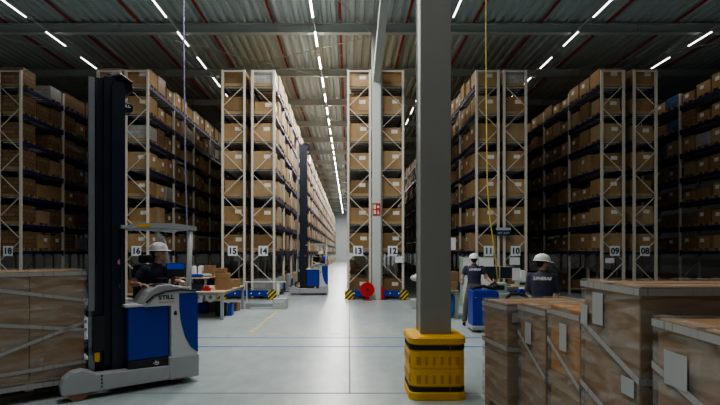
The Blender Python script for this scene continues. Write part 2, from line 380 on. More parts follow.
# end guards of each back-to-back pair
def end_guard(x0, x1, label, left=True, right=True):
    t = thing('end_guard', label, 'barrier', (0, Y0-.22, 0))
    b = MB().span(x0+.1, x1-.1, -.05, .05, .14, .36).span(x0+.1, x1-.1, -.055, -.05, .145, .165).span(x0+.1, x1-.1, -.055, -.05, .335, .355)
    b.build('rail', M['blue'], t, bevel=.008)
    n = int((x1-x0)/.28); b = MB()
    for k in range(1, n):
        xx = x0+(x1-x0)*k/n; b.tube([(xx, -.05, .25), (xx, -.075, .25)], .03, 8)
    b.build('bolt', M['white'], t)
    for x, on in ((x0+.13, left), (x1-.13, right)):
        MB().span(x-.05, x+.05, -.03, .06, 0, .4).build('post', M['blue'], t)
        if on:
            MB().span(-.16, .16, -.02, .0, -.17, .17).build('chevron_plate', M['chevron'], t, (x, -.08, .19), label='yellow and black striped plate')
end_guard(-5.08, -2.85, 'blue end barrier with striped plates at the foot of racks fifteen and fourteen')
end_guard(-.13, .86, 'short blue barrier with one striped plate at the foot of rack thirteen', right=False)
end_guard(1.26, 2.28, 'short blue barrier with one striped plate at the foot of rack twelve', left=False)
end_guard(5.0, 7.05, 'blue end barrier at the foot of racks eleven and ten')
end_guard(9.95, 12.2, 'blue end barrier at the foot of racks nine and eight')

# rack number signs
for n, px in (('18', 9), ('16', 137), ('15', 233), ('14', 263.5), ('13', 358), ('12', 392.5), ('11', 488.2), ('10', 515), ('09', 614), ('08', 644)):
    x = (px-349)/25.3
    t = thing('rack_sign', 'white sign with number %s on rack end' % NUMW[n], 'sign', (x, Y0-.06, 1.90))
    MB().span(-.19, .19, -.01, .01, -.2, .2).build('panel', M['white'], t, bevel=.004)
    text('numerals', n, .33, M['ink'], t, (0, -.013, -.01), (PI/2, 0, 0), .011, .98)
# paper sheets fixed to frames
def sheet(x, y, z, w, h, label, m='white'):
    return tag(MB().box((0, 0, 0), (w, .012, h)).build('notice_sheet', M[m], None, (x, y, z), bevel=.002), label, 'notice')
sheet((399-349)/25.3, Y0-.09, 1.56, .34, .24, 'blank white sheet fixed to rack twelve beside its number')
sheet((514-349)/25.3, Y0-.09, 1.50, .40, .30, 'blank white sheet fixed to rack ten under its number')
sheet((608.5-349)/25.3, Y0-.09, 1.52, .36, .2, 'small white sheet fixed to rack nine under its number')

# ------------------------------------------------------------------ cartons in the racks
class Variant: pass
VARS = []
for i, (w, d, h, kind) in enumerate([(.74, .86, .74, 'c'), (.78, .84, .62, 'c'), (.70, .86, .80, 'c'), (.64, .8, .55, 'c'), (.8, .88, .70, 'c'), (.72, .8, .46, 'c'), (.6, .84, .66, 'c'), (.8, .86, .80, 's'), (.78, .86, .66, 'w'), (.8, .86, .72, 's'), (.76, .84, .6, 'b')]):
    v = Variant(); v.w, v.d, v.h, v.kind = w, d, h*.80, kind; h = v.h   # w along the aisle (y), d across (x)
    g = .006
    b = MB().span(-d/2, d/2, -w/2, w/2, 0, h-.0)
    me = b.mesh('carton'); me.materials.append({'c': M['card'], 's': M['stack'], 'w': M['stack_white'], 'b': M['stack_blue']}[kind]); v.body = me
    b = MB().span(-d/2-.002, d/2+.002, -.03, .03, h, h+.003).span(-d/2-.003, -d/2, -.03, .03, h-.12, h).span(d/2, d/2+.003, -.03, .03, h-.12, h)
    me = b.mesh('packing_tape'); me.materials.append(M['tape']); v.tape = me
    lx = .16 if kind == 'c' else .1
    zz = h*.62
    b = MB().span(.02, .02+lx*1.6, -w/2-.004, -w/2, zz-.07, zz+.08); me = b.mesh('shipping_label'); me.materials.append(M['sticker']); v.lab_end = me
    v.lab_side = {}
    for s in (-1, 1):
        b = MB().span(s*d/2, s*(d/2+.004), -.02, .2, zz-.08, zz+.08); me = b.mesh('shipping_label'); me.materials.append(M['sticker']); v.lab_side[s] = me
    VARS.append(v)
b = MB()
for j in range(5): b.span(-.43, .43, -.38+j*.165, -.38+j*.165+.11, .11, .13)
for yy in (-.34, 0, .34): b.span(-.43, .43, yy-.04, yy+.04, .0, .11) 
PAL = b.mesh('wooden_pallet'); PAL.materials.append(M['wood'])
slots = []
for n, (xc, nb, side, nv) in RACKS.items():
    for k in range(nb):
        for li, z in enumerate(LV):
            for j in range(3):
                if n == '19' and k > 1: continue
                y = Y0+k*BAY+.52+j*.89
                first = (k == 0 and j == 0)
                if li == 0:
                    z = .12
                    if random.random() < (.0 if first else .45): continue
                r = random.random()
                if r < .05 and not first: continue
                pool = [0, 1, 2, 3, 4, 5, 6]
                if n in ('18',): pool = [7, 9, 7, 9, 8, 4, 1]
                if n == '07': pool = [0, 1, 3, 5, 4, 7, 10, 8] if li > 4 else [0, 1, 3, 5, 4, 6]
                if n in ('16', '14') and random.random() < .08: pool = [8, 7]
                vi = random.choice(pool)
                if first:
                    vi = {('14', 7): 8, ('10', 7): 8, ('14', 0): 8, ('14', 6): 5, ('12', 5): 3, ('16', 5): 8, ('13', 7): 5}.get((n, li), random.choice([0, 1, 4, 0, 6]) if n != '18' else 7)
                v = VARS[vi]
                x = xc+random.uniform(-.03, .03)+(0 if abs(side) == 0 else 0)
                zb = z+.13
                h = v.h
                # apparent size
                ar = 0
                if first: ar += v.d*h*(F/y)**2
                face = xc+side*HW
                vis = nv > k and (side*xc < 0)
                if vis:
                    if n == '16' and abs(face)/y < 4.98/Y0: vis = False
                    if n == '18' and abs(face)/y < 9.96/Y0: vis = False
                    if n == '11' and abs(face)/y < 2.2/Y0: vis = False
                    if n == '09' and abs(face)/y < 7.03/Y0: vis = False
                    if n == '07' and abs(face)/y < 12.15/Y0: vis = False
                if vis: ar += abs(face)*(F/(y-v.w/2)-F/(y+v.w/2))*h*F/y
                slots.append((ar, n, li, k*3+j, x, y, zb, vi, side, first, random.uniform(-.03, .03)))
slots.sort(key=lambda s: -s[0])
LVN = ['floor level', 'first shelf up', 'second shelf up', 'third shelf up', 'fourth shelf up', 'fifth shelf up', 'sixth shelf up', 'top shelf']
KN = {'c': ('carton', 'brown carton', 'carton'), 's': ('wrapped_goods', 'film-wrapped stack of small brown cartons', 'wrapped load'), 'w': ('wrapped_goods', 'film-wrapped block of pale goods', 'wrapped load'), 'b': ('wrapped_goods', 'film-wrapped blue goods', 'wrapped load')}
far = {'c': MB(), 's': MB(), 'w': MB(), 'b': MB()}; farp = MB()
NIND = 300
for idx, (ar, n, li, pos, x, y, z, vi, side, first, jit) in enumerate(slots):
    v = VARS[vi]
    if n == '14' and not first: x += .03
    if idx < NIND and ar > 0:
        nm, words, cat = KN[v.kind]
        where = 'front end' if first else ORD[pos]+' from the front end'
        w = words if v.h < .65 or v.kind != 'c' else 'tall '+words
        if v.kind == 's': w = 'film-wrapped small cartons'
        lab = '%s, %s, %s of %s' % (w, where if not first else 'at the front end', LVN[li], RNAME[n]) if n != '07' else '%s, %s, %s, %s' % (w, where, LVN[li], RNAME[n])
        t = link(nm, v.body, None, (x, y, z), jit); tag(t, lab, cat, 'cartons in '+RNAME[n] if v.kind == 'c' else 'wrapped goods in '+RNAME[n])
        if v.kind == 'c':
            link('packing_tape', v.tape, t)
            if first and random.random() < .8: link('shipping_label', v.lab_end, t)
            if not first and random.random() < .6: link('shipping_label', v.lab_side[side], t)
            elif random.random() < .4: link('shipping_label', v.lab_side[side], t)
        p = link('wooden_pallet', PAL, None, (x, y, z-.13), 0)
        tag(p, 'timber pallet %s, %s, %s of %s' % ('at the front end' if first else ORD[pos]+' from the front end', '', LVN[li], RNAME[n]), 'pallet', 'pallets in '+RNAME[n])
        p['label'] = p['label'].replace(', ,', ',')
    else:
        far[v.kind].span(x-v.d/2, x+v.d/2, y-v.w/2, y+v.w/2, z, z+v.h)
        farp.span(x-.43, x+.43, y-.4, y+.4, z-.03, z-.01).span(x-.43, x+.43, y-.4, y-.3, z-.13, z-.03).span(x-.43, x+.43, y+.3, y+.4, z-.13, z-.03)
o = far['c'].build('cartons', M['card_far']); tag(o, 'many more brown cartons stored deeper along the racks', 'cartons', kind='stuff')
o = far['s'].build('wrapped_goods', M['stack']); tag(o, 'more film-wrapped small cartons deeper in the racks', 'wrapped loads', kind='stuff')
for k in ('w', 'b'):
    if far[k].v: o = far[k].build('wrapped_goods', M['stack_white' if k == 'w' else 'stack_blue']); tag(o, 'more wrapped %s goods deeper in the racks' % ('pale' if k == 'w' else 'blue'), 'wrapped loads', kind='stuff')
o = farp.build('pallets', M['wood']); tag(o, 'more timber pallets deeper in the racks', 'pallets', kind='stuff')
# ------------------------------------------------------------------ helpers for figures
def remeshed(name, mb, m, parent, voxel, sm=3, label=None):
    me = mb.mesh(name+'_raw'); fixn(me)
    t = bpy.data.objects.new('raw', me); COL.objects.link(t)
    r = t.modifiers.new('r', 'REMESH'); r.mode = 'VOXEL'; r.voxel_size = voxel
    if sm: s = t.modifiers.new('s', 'SMOOTH'); s.factor = .5; s.iterations = sm
    bpy.context.view_layer.update()
    me2 = bpy.data.meshes.new_from_object(t.evaluated_get(bpy.context.evaluated_depsgraph_get())); bpy.data.objects.remove(t)
    me2.name = name; me2.materials.clear(); me2.materials.append(m); me2.polygons.foreach_set('use_smooth', [True]*len(me2.polygons))
    o = link(name, me2, parent)
    if label: o['label'] = label
    return o
def V(*a): return Vector(a)
def hand(mb, wrist, direction, normal, side, curl=.9, s=1.):
    """palm and five curled fingers; normal: where the palm looks; side: +1 when the thumb leaves along direction x normal"""
    d = direction.normalized(); n = (normal-normal.dot(d)*d).normalized(); lat = d.cross(n)*side
    palm = wrist+d*.05*s
    R = Matrix((lat, d, n)).transposed()
    mb.ell(palm, (.042*s, .055*s, .017*s), 12, 8, R)
    for i, (off, ln) in enumerate(((.030, .068), (.010, .078), (-.011, .072), (-.030, .056))):
        p = palm+lat*off*s+d*.042*s; pts = [p]; a = 0
        for seg in (.45, .32, .23):
            a += curl*(.45 if seg == .45 else .6)
            p = p+(d*math.cos(a)+n*math.sin(a))*ln*seg*s*1.05; pts.append(p)
        mb.tube(pts, [.0098*s, .0092*s, .0085*s, .0075*s], 8); mb.ell(pts[-1], (.0078*s,)*3, 8, 6)
    p = palm-d*.025*s+lat*.03*s; q = p+(lat*.75+d*.55+n*.35).normalized()*.035*s; r = q+(d*.8+n*.5+lat*.1).normalized()*.03*s
    mb.tube([p, q, r], [.013*s, .0115*s, .009*s], 8); mb.ell(r, (.0095*s,)*3, 8, 6)
def person(name, label, root, J, yaw, head_yaw, sleeves=.55, shirt_words=None, shirt_text=None, nod=0., vox=.0085, seated=False, trouser='trouser', group=None):
    """J: world joints. yaw: heading of the chest in degrees (0 = along +X)."""
    t = thing(name, label, 'person', root)
    r0 = Vector(root); J = {k: Vector(v)-r0 for k, v in J.items()}
    def fwd(a): a = math.radians(a); return Vector((math.cos(a), math.sin(a), 0))
    f = fwd(yaw); rt = Vector((f.y, -f.x, 0))
    def ring(c, a, b, n=20):
        return [c+rt*math.cos(2*PI*k/n)*a+f*math.sin(2*PI*k/n)*b for k in range(n)]
    pel, nk, hd = J['pelvis'], J['neck'], J['head']
    def spine(u): return pel.lerp(nk, u)+f*(-.02*math.sin(u*PI))
    def torso(mb, g=0., lo=0.):
        prof = [(-.20, .17, .125), (-.10, .168, .12), (-.02, .165, .115), (.10, .160, .110), (.30, .145, .10), (.50, .158, .11), (.68, .178, .12), (.82, .185, .112), (.92, .15, .09), (.985, .085, .066)]
        prof = [p for p in prof if p[0] >= lo]
        mb.rings([ring(spine(u), a+g, b+g) for u, a, b in prof])
    # body: one continuous skin
    b = MB(); torso(b)
    b.tube([spine(.95), hd+Vector((0, 0, -.06))], [.058, .054], 12)
    hf = fwd(head_yaw); hr = Vector((hf.y, -hf.x, 0)); hu = Vector((0, 0, 1)); hf = (hf+hu*-nod).normalized(); hu = hr.cross(hf)
    RH = Matrix((hr, hf, hu)).transposed()
    def hp(x, y, z): return hd+hr*x+hf*y+hu*z
    b.ell(hp(0, -.008, .03), (.074, .094, .09), 18, 12, RH); b.ell(hp(0, .018, -.035), (.058, .068, .075), 16, 10, RH)
    b.ell(hp(0, .062, -.085), (.028, .024, .022), 12, 8, RH); b.ell(hp(0, .072, .022), (.05, .02, .014), 12, 8, RH)
    b.tube([hp(0, .082, .012), hp(0, .104, -.022)], [.010, .015], 10); b.ell(hp(0, .1, -.026), (.017, .012, .010), 10, 6, RH)
    b.ell(hp(0, .083, -.056), (.024, .010, .008), 10, 6, RH)
    for s in (-1, 1): b.ell(hp(s*.074, -.005, -.01), (.010, .019, .032), 10, 8, RH)
    for s in 'lr':
        sh, el, wr = J['sh_'+s], J['el_'+s], J['wr_'+s]
        b.ell(sh, (.058, .058, .055)); b.tube([sh, sh.lerp(el, .5), el, el.lerp(wr, .35), wr], [.052, .048, .039, .040, .027], 12); b.ell(el, (.040,)*3); b.ell(wr, (.027,)*3, 10, 6)
        hand(b, wr, J['hd_'+s]-wr, J.get('pn_'+s, Vector((0, 0, -1))+r0)-(r0 if 'pn_'+s not in J else Vector()) if False else Vector((0, 0, -1)), 1 if s == 'l' else -1, 1.0)
        hp_, kn, an = J['hip_'+s], J['kn_'+s], J['an_'+s]
        b.tube([hp_, hp_.lerp(kn, .5), kn, kn.lerp(an, .3), an], [.088, .075, .054, .056, .036], 12); b.ell(kn, (.055,)*3); b.ell(hp_, (.09, .09, .09))
        b.ell(an+f*.05+V(0, 0, -.045), (.045, .045, .035)); b.tube([an, an+f*.14+V(0, 0, -.05)], [.035, .03], 10)
    remeshed('body', b, M['skin'], t, vox, 2)
    # eyes, brows, lips
    e = MB()
    for s in (-1, 1): e.ell(hp(s*.03, .079, .0), (.012, .008, .007), 10, 6, RH)
    e.build('eyes', M['inkdark'], t, smooth=True)
    MB().ell(hp(0, .094, -.056), (.02, .004, .004), 10, 6, RH).build('lips', mat_lips, t, smooth=True)
    # hair below the helmet
    h = MB().ell(hp(0, -.018, .032), (.079, .096, .085), 18, 12, RH).ell(hp(0, -.052, -.02), (.062, .05, .055), 14, 8, RH)
    remeshed('hair', h, M['hair'], t, .012, 1)
    # shirt
    g = .014; b = MB(); torso(b, g, -.20)
    for s in 'lr':
        sh, el = J['sh_'+s], J['el_'+s]; wr = J['wr_'+s]
        b.ell(sh+V(0, 0, -.003), (.072, .072, .066))
        if sleeves <= 1: b.tube([sh, sh.lerp(el, sleeves*.6), sh.lerp(el, sleeves)], [.070, .068, .062], 12)
        else: b.tube([sh, sh.lerp(el, .5), el, el.lerp(wr, sleeves-1)], [.07, .064, .056, .048], 12); 
    b.tube([spine(.95), spine(1.04)], [.074, .066], 14)
    remeshed('shirt', b, M['navy'], t, .012, 2)
    b = MB()
    b.rings([ring(spine(u), a, c) for u, a, c in ((-.16, .15, .115), (-.02, .182, .132), (.12, .178, .128), (.16, .168, .12))])
    for s in 'lr':
        hp_, kn, an = J['hip_'+s], J['kn_'+s], J['an_'+s]
        b.ell(hp_, (.104, .104, .104)); b.tube([hp_, hp_.lerp(kn, .5), kn, kn.lerp(an, .3), an+V(0, 0, .02)], [.102, .092, .073, .070, .062], 14); b.ell(kn, (.073,)*3)
    remeshed('trousers', b, M[trouser], t, .013, 2)
    for s in 'lr':
        an = J['an_'+s]; b = MB().ell(an+f*.065+V(0, 0, -.05), (.05, .05, .036)).ell(an+f*.13+V(0, 0, -.055), (.046, .05, .03)).ell(an+V(0, 0, -.035), (.045, .045, .045)).span(an.x-.03, an.x+.03, an.y-.03, an.y+.03, an.z-.085, an.z-.05)
        remeshed('shoe', b, M['shoe'], t, .01, 1)
    # helmet
    hb = MB(); n = 28; rings = []
    for i in range(9):
        ph = i/8*PI/2*.98
        rings.append([hp(math.cos(2*PI*k/n)*.122*math.cos(ph)**.75, -.006+math.sin(2*PI*k/n)*.142*math.cos(ph)**.75, .045+.118*math.sin(ph)) for k in range(n)])
    hb.rings(rings)
    br = []
    for (rx, ry, z, dy) in ((.120, .140, .052, 0), (.136, .160, .040, .004), (.138, .172, .034, .010), (.124, .146, .040, 0)):
        br.append([hp(math.cos(2*PI*k/n)*rx, -.006+math.sin(2*PI*k/n)*(ry+(.035 if math.sin(2*PI*k/n) > .2 else 0)*math.sin(2*PI*k/n))+dy, z) for k in range(n)])
    hb.rings(br); hb.rings([[hp(math.cos(a)*.02, -.006+y, z) for a in (0, PI)] + [hp(-.012, -.006+y, z+.010), hp(.012, -.006+y, z+.010)][::1] for y, z in ((.11, .115), (.06, .152), (0, .163), (-.06, .152), (-.11, .115))])
    hb.build('helmet', M['helmet'], t, smooth=True, label='white safety helmet')
    MB().rings([[hp(math.cos(2*PI*k/n)*.108, -.006+math.sin(2*PI*k/n)*.13, z) for k in range(n)] for z in (.02, .05)]).build('helmet_band', M['helmet_in'], t)
    if shirt_text:
        c = spine(.80)-f*(.112+g+.010)
        text('shirt_print', shirt_text, .066, M['shirttext'], t, c, (PI/2, 0, math.radians(yaw-90)), .005, 1.0, .25, label='white lettering across the back')
    return t
mat_lips = mat('lips', (.35, .12, .1), .5)

# ------------------------------------------------------------------ wrapped pallet loads
def band(mb, hx, hy, zs, w, off=.012):
    """a tape band round a block (hx, hy half sizes): zs = heights at the corners (-,-),(+,-),(+,+),(-,+),(-,-); None skips a face"""
    c = [(-hx-off, -hy-off), (hx+off, -hy-off), (hx+off, hy+off), (-hx-off, hy+off), (-hx-off, -hy-off)]
    for i in range(4):
        if zs[i] is None or zs[i+1] is None: continue
        (x0, y0), (x1, y1) = c[i], c[i+1]; k = len(mb.v)
        nx, ny = (y1-y0), -(x1-x0); l = math.hypot(nx, ny); nx, ny = nx/l*.002, ny/l*.002
        for dx, dy in ((0, 0), (nx, ny)):
            mb.v += [(x0+dx, y0+dy, zs[i]-w/2), (x1+dx, y1+dy, zs[i+1]-w/2), (x1+dx, y1+dy, zs[i+1]+w/2), (x0+dx, y0+dy, zs[i]+w/2)]
        mb.f += [(k, k+1, k+2, k+3), (k+4, k+5, k+6, k+7), (k, k+1, k+5, k+4), (k+3, k+2, k+6, k+7)]
    return mb
def wrapped_load(label, loc, rz, hx, hy, h, cols=(1, 1), rows=1, mats=('carton_big',), bands=(), stickers=(), zb=.0, film='film', group=None):
    t = thing('wrapped_pallet_load', label, 'pallet load', (loc[0], loc[1], loc[2]), rz, group)
    p = MB()
    for j in range(5): yy = -hy+.06+j*(2*hy-.12)/4; p.span(-hx, hx, yy-.05, yy+.05, .1, .125)
    for xx in (-hx+.06, 0, hx-.06): p.span(xx-.05, xx+.05, -hy, hy, 0, .02).span(xx-.05, xx+.05, -hy, -hy+.12, .02, .1).span(xx-.05, xx+.05, hy-.12, hy, .02, .1).span(xx-.05, xx+.05, -.06, .06, .02, .1)
    p.build('pallet', M['wood'], t)
    nx, ny = cols; i = 0; g = .004
    for a in range(nx):
        for b_ in range(ny):
            for r in range(rows):
                z0 = .125+(h-.125)*r/rows; z1 = .125+(h-.125)*(r+1)/rows
                x0 = -hx+2*hx*a/nx; x1 = -hx+2*hx*(a+1)/nx; y0 = -hy+2*hy*b_/ny; y1 = -hy+2*hy*(b_+1)/ny
                m = mats[i % len(mats)]; i += 1
                c = MB().span(x0+g, x1-g, y0+g, y1-g, z0+g/2, z1-g/2).build('carton', M[m], t, bevel=.008)
                ym = (y0+y1)/2; MB().span(x0+g-.001, x1-g+.001, ym-.03, ym+.03, z1-g/2, z1).build('packing_tape', M['tape'], c)
    o = .014
    # film: a slightly slack skin with ruffles on the top edge
    n = 26; rings = []; rnd = random.Random(int(loc[0]*100))
    def rect(ex, z, jit):
        pts = []
        for k in range(n*4):
            sd, u = divmod(k, n); u = u/n
            cx, cy = [(-hx+2*hx*u, -hy), (hx, -hy+2*hy*u), (hx-2*hx*u, hy), (-hx, hy-2*hy*u)][sd]
            e = ex+rnd.uniform(0, jit); pts.append((cx*(1+e/hx), cy*(1+e/hy), z+rnd.uniform(-jit, jit)))
        return pts
    for k in range(8): rings.append(rect(o, .03+(h-.02)*k/7, .003))
    rings.append(rect(.002, h+.014, .005)); rings.append(rect(-.08, h+.010, .003))
    MB().rings(rings, cap=False).build('stretch_film', M[film], t)
    for zs, w in bands: band(MB(), hx, hy, zs, w, .019).build('tape_band', M['printed'], t)
    for (face, u, z, sw, sh) in stickers:
        b = MB(); e = .022
        if face == '-x': b.span(-hx-e-.002, -hx-e, u-sw/2, u+sw/2, z-sh/2, z+sh/2)
        elif face == '-y': b.span(u-sw/2, u+sw/2, -hy-e-.002, -hy-e, z-sh/2, z+sh/2)
        elif face == '+y': b.span(u-sw/2, u+sw/2, hy+e, hy+e+.002, z-sh/2, z+sh/2)
        b.build('shipping_label', M['sticker_dull'], t)
    return t
# queue of loads parked along the right of the loading area (left faces towards the lit aisle)
def queue(label, xf, y0, y1, w, h, **k):
    return wrapped_load(label, (xf+w/2, (y0+y1)/2, 0), k.pop('rz', 0), w/2, (y1-y0)/2, h, **k)
T = .045
queue('film-wrapped brown carton load nearest the yellow guard, first of the row', 1.665, 5.28, 5.86, 1.05, 1.27, rz=math.radians(9), mats=('carton_big', 'carton_big', 'carton_orange'), rows=2, cols=(2, 1), bands=[((.78, .70, .70, .80, .78), T), ((1.22, 1.22, 1.22, 1.22, 1.22), T)], stickers=[('-y', -.42, 1.12, .12, .1)])
queue('film-wrapped carton load second in the row from the yellow guard', 1.86, 4.62, 5.20, 1.05, 1.29, rz=math.radians(4), mats=('carton_big', 'carton_big', 'carton_dark'), rows=2, cols=(2, 1), bands=[((.62, .62, .62, .98, .62), T), ((1.24, 1.24, 1.24, 1.24, 1.24), T)], stickers=[('-x', .05, 1.0, .14, .22)])
queue('film-wrapped carton load between the second and the tallest load', 1.90, 3.98, 4.53, 1.05, 1.34, rz=math.radians(2), mats=('carton_big', 'carton_orange', 'carton_big'), rows=2, cols=(2, 1), bands=[((.70, .70, .70, 1.02, .70), T), ((1.28, 1.28, 1.28, 1.28, 1.28), T)], stickers=[('-x', -.02, 1.08, .13, .24)])
queue('tallest film-wrapped carton load of the row with bands of printed tape', 1.90, 3.13, 3.88, 1.15, 1.60, rz=0, mats=('carton_big', 'carton_dark'), rows=1, cols=(1, 1), bands=[((.98, .98, .98, 1.28, .98), T), ((1.565, 1.565, 1.565, 1.575, 1.565), T), ((.55, .5, .5, .78, .55), T)], stickers=[('-x', .12, 1.40, .15, .24), ('-x', -.27, .92, .15, .12), ('-x', .33, 1.33, .11, .16)], film='film')
queue('low film-wrapped carton load in front of the tallest one', 1.90, 2.15, 2.97, 1.2, 1.415, rz=math.radians(-4), mats=('carton_big',), bands=[((.90, .9, .9, 1.12, .90), T), ((1.375, 1.38, 1.38, 1.385, 1.375), T)], stickers=[('-x', .18, 1.14, .22, .2), ('-x', -.32, .98, .22, .28)])

# ------------------------------------------------------------------ yellow column guard
def rsq(h, r, z, n=6):
    pts = []
    for sx, sy, a0 in ((1, 1, 0), (-1, 1, PI/2), (-1, -1, PI), (1, -1, 3*PI/2)):
        for k in range(n+1):
            a = a0+PI/2*k/n; pts.append((sx*(h-r)+math.cos(a)*r, sy*(h-r)+math.sin(a)*r, z))
    return pts
t = thing('column_guard', 'yellow plastic impact guard with black straps around the big grey column', 'column guard', (1.10, 6.26, 0))
q = MB().rings([rsq(.355, .12, 0), rsq(.355, .12, .09), rsq(.335, .12, .11), rsq(.335, .12, .16), rsq(.345, .12, .18), rsq(.345, .12, .385), rsq(.338, .12, .39), rsq(.345, .12, .395), rsq(.345, .12, .60), rsq(.335, .12, .62), rsq(.335, .12, .68), rsq(.358, .12, .70), rsq(.358, .12, .765), rsq(.34, .12, .785), rsq(.27, .08, .79)])
q.build('guard_body', M['yellow'], t, smooth=False)
def strap(z, tl=0.):
    MB().rings([rsq(.343, .12, z-.028), rsq(.347, .12, z-.025), rsq(.347, .12, z+.025), rsq(.343, .12, z+.028)], cap=False).build('strap', M['rubber'], t)
strap(.65); strap(.135)
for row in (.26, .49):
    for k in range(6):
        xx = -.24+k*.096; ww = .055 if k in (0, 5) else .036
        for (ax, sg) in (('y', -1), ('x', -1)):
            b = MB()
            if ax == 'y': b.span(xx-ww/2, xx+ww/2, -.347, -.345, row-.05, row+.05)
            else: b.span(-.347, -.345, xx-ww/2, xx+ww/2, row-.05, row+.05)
            b.build('recess', M['yellowdk'], t)  # flat darker patches: shade of the recesses is put into their colour
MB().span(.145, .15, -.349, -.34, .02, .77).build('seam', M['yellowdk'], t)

# ------------------------------------------------------------------ reach trucks (local: x forward to the forks, y near side, z up; origin at the rear)
def reach_truck(label, loc, rz, mh, detail=True):
    t = thing('reach_truck', label, 'reach truck', loc, rz)
    prof = [(0, .10), (0, 1.24), (.03, 1.29), (.25, 1.31), (.45, 1.29), (.60, 1.23), (.68, 1.15), (.72, 1.15), (.72, 1.10), (.37, 1.10), (.37, .10)]
    MB().prism(prof, 'y', .40, .6).build('side_wall', M['trucklight'], t, bevel=.015)
    MB().prism([(0, .10), (0, 1.0), (.3, 1.05), (.3, .10)], 'y', -.6, -.48).build('side_wall', M['trucklight'], t, bevel=.015)
    MB().span(.0, .09, -.48, .40, .10, 1.22).build('rear_wall', M['trucklight'], t, bevel=.01)
    MB().span(-.02, .40, -.61, .61, .08, .40).build('chassis', M['truckgrey'], t, bevel=.02)
    MB().span(.09, 1.0, -.48, .40, .38, .50).build('cab_floor', M['black'], t)
    bt = MB().span(.385, .905, -.55, .545, .40, 1.10).build('battery_cover', M['blue'], t, bevel=.012)
    MB().span(.385, .91, -.56, .555, .27, .40).build('battery_tray', M['black'], t, bevel=.006)
    # hand-shaped white mark
    hm_ = MB()
    for dx, dz, w_, h_ in ((-.02, 0, .02, .03), (.01, .012, .018, .036), (.035, .0, .012, .02), (.0, -.02, .04, .012)): hm_.span(.55+dx-w_/2, .55+dx+w_/2, .556, .558, .335+dz-h_/2, .335+dz+h_/2)
    hm_.build('emblem', M['white'], t)
    MB().span(.60, .95, -.56, .56, 1.105, 1.14).build('battery_lid', M['trucklight'], t, bevel=.008, label='pale lid over the blue battery cover')
    # blue side panel on the near side
    sp = [(0.005, 1.26), (.265, 1.26), (.26, 1.05), (.235, .85), (.18, .65), (.10, .50), (.0, .42)]
    MB().prism(sp, 'y', .601, .607).build('side_panel', M['blue'], t)
    # dashboard and armrest hump
    MB().prism([(.30, 1.29), (.47, 1.28), (.60, 1.22), (.68, 1.14), (.76, 1.14), (.66, 1.30), (.52, 1.385), (.36, 1.39), (.22, 1.345), (.08, 1.345), (.08, 1.31)], 'y', .10, .56).build('dashboard', M['truckgrey'], t, bevel=.02)
    MB().prism([(.42, 1.395), (.50, 1.395), (.57, 1.36), (.50, 1.37), (.43, 1.38)], 'y', .25, .5).build('dashboard_pad', M['rubber'], t)
    MB().tube([(.03, .61, 1.29), (.25, .61, 1.315), (.45, .61, 1.30), (.60, .61, 1.245), (.70, .61, 1.16)], .014, 8).build('trim_strip', M['rubber'], t)
    w = MB(); w.tube([(.36+.0, .12, 1.36), (.36, .12, 1.44)], .02, 8)
    ring = [(.36+.07*math.cos(a), .14+.07*math.sin(a), 1.45) for a in [2*PI*k/16 for k in range(17)]]
    w.tube(ring, .012, 8, cap=False); w.build('steering_wheel', M['rubber'], t)
    MB().tube([(.15, .2, 1.34), (.15, .2, 1.43)], .012).ell((.15, .2, 1.44), (.025, .025, .02)).build('control_lever', M['rubber'], t)
    # seat
    ca = math.radians(101); R = Matrix.Rotation(ca, 3, 'Z')
    sb = MB().box((.36, -.12, .93), (.44, .44, .12), R); q2 = Vector((.36, -.12, 0))+Matrix.Rotation(math.radians(11), 3, 'Z') @ Vector((0.02, -.25, 0))
    sb.box((q2.x, q2.y, 1.30), (.40, .10, .7), Matrix.Rotation(math.radians(11), 3, 'Z')); sb.box((q2.x, q2.y, 1.73), (.24, .08, .12), Matrix.Rotation(math.radians(11), 3, 'Z'))
    sb.span(.2, .5, -.3, .1, .5, .87)
    sb.build('seat', M['rubber'], t, bevel=.02)
    # display on a stalk
    MB().span(.0, .27, .02, .06, 1.47, 1.67).build('display', M['inkdark'], t, bevel=.006)
    MB().tube([(.12, .04, 1.30), (.12, .04, 1.45)], .015).build('display_stalk', M['black'], t)
    MB().span(.01, .26, .061, .064, 1.58, 1.662).build('screen', M['bluescreen'], t)  # plain blue face with a faint glow added to its colour
    # overhead guard
    g = MB()
    g.prism([(-.02, 2.14), (-.02, 2.20), (.30, 2.235), (.70, 2.225), (.98, 2.17), (.98, 2.14), (.70, 2.165), (.30, 2.165)], 'y', .40, .50).prism([(-.02, 2.14), (-.02, 2.20), (.30, 2.235), (.70, 2.225), (.98, 2.17), (.98, 2.14), (.70, 2.165), (.30, 2.165)], 'y', -.50, -.40)
    for k in range(8): u = 0.03+k*.125; g.span(u, u+.06, -.41, .41, 2.15, 2.19)
    g.build('overhead_guard', M['truckgrey'], t)
    MB().prism([(.62, 2.18), (.62, 2.215), (.80, 2.195), (.80, 2.165)], 'y', .501, .503).build('warning_strip', M['yellow'], t)
    MB().tube([(.09, .46, 1.25), (.075, .46, 1.6), (.05, .45, 2.16)], [.042, .038, .036], 10).build('guard_post', M['trucklight'], t, smooth=True)
    MB().tube([(.06, -.52, 1.0), (.07, -.52, 1.7), (.14, -.47, 2.0), (.26, -.45, 2.15)], .032, 10).build('guard_post', M['trucklight'], t, smooth=True)
    for s in (-1, 1): MB().bar((.95, s*.40, 1.1), (.95, s*.42, 2.15), .05, .04).build('guard_post', M['black'], t)
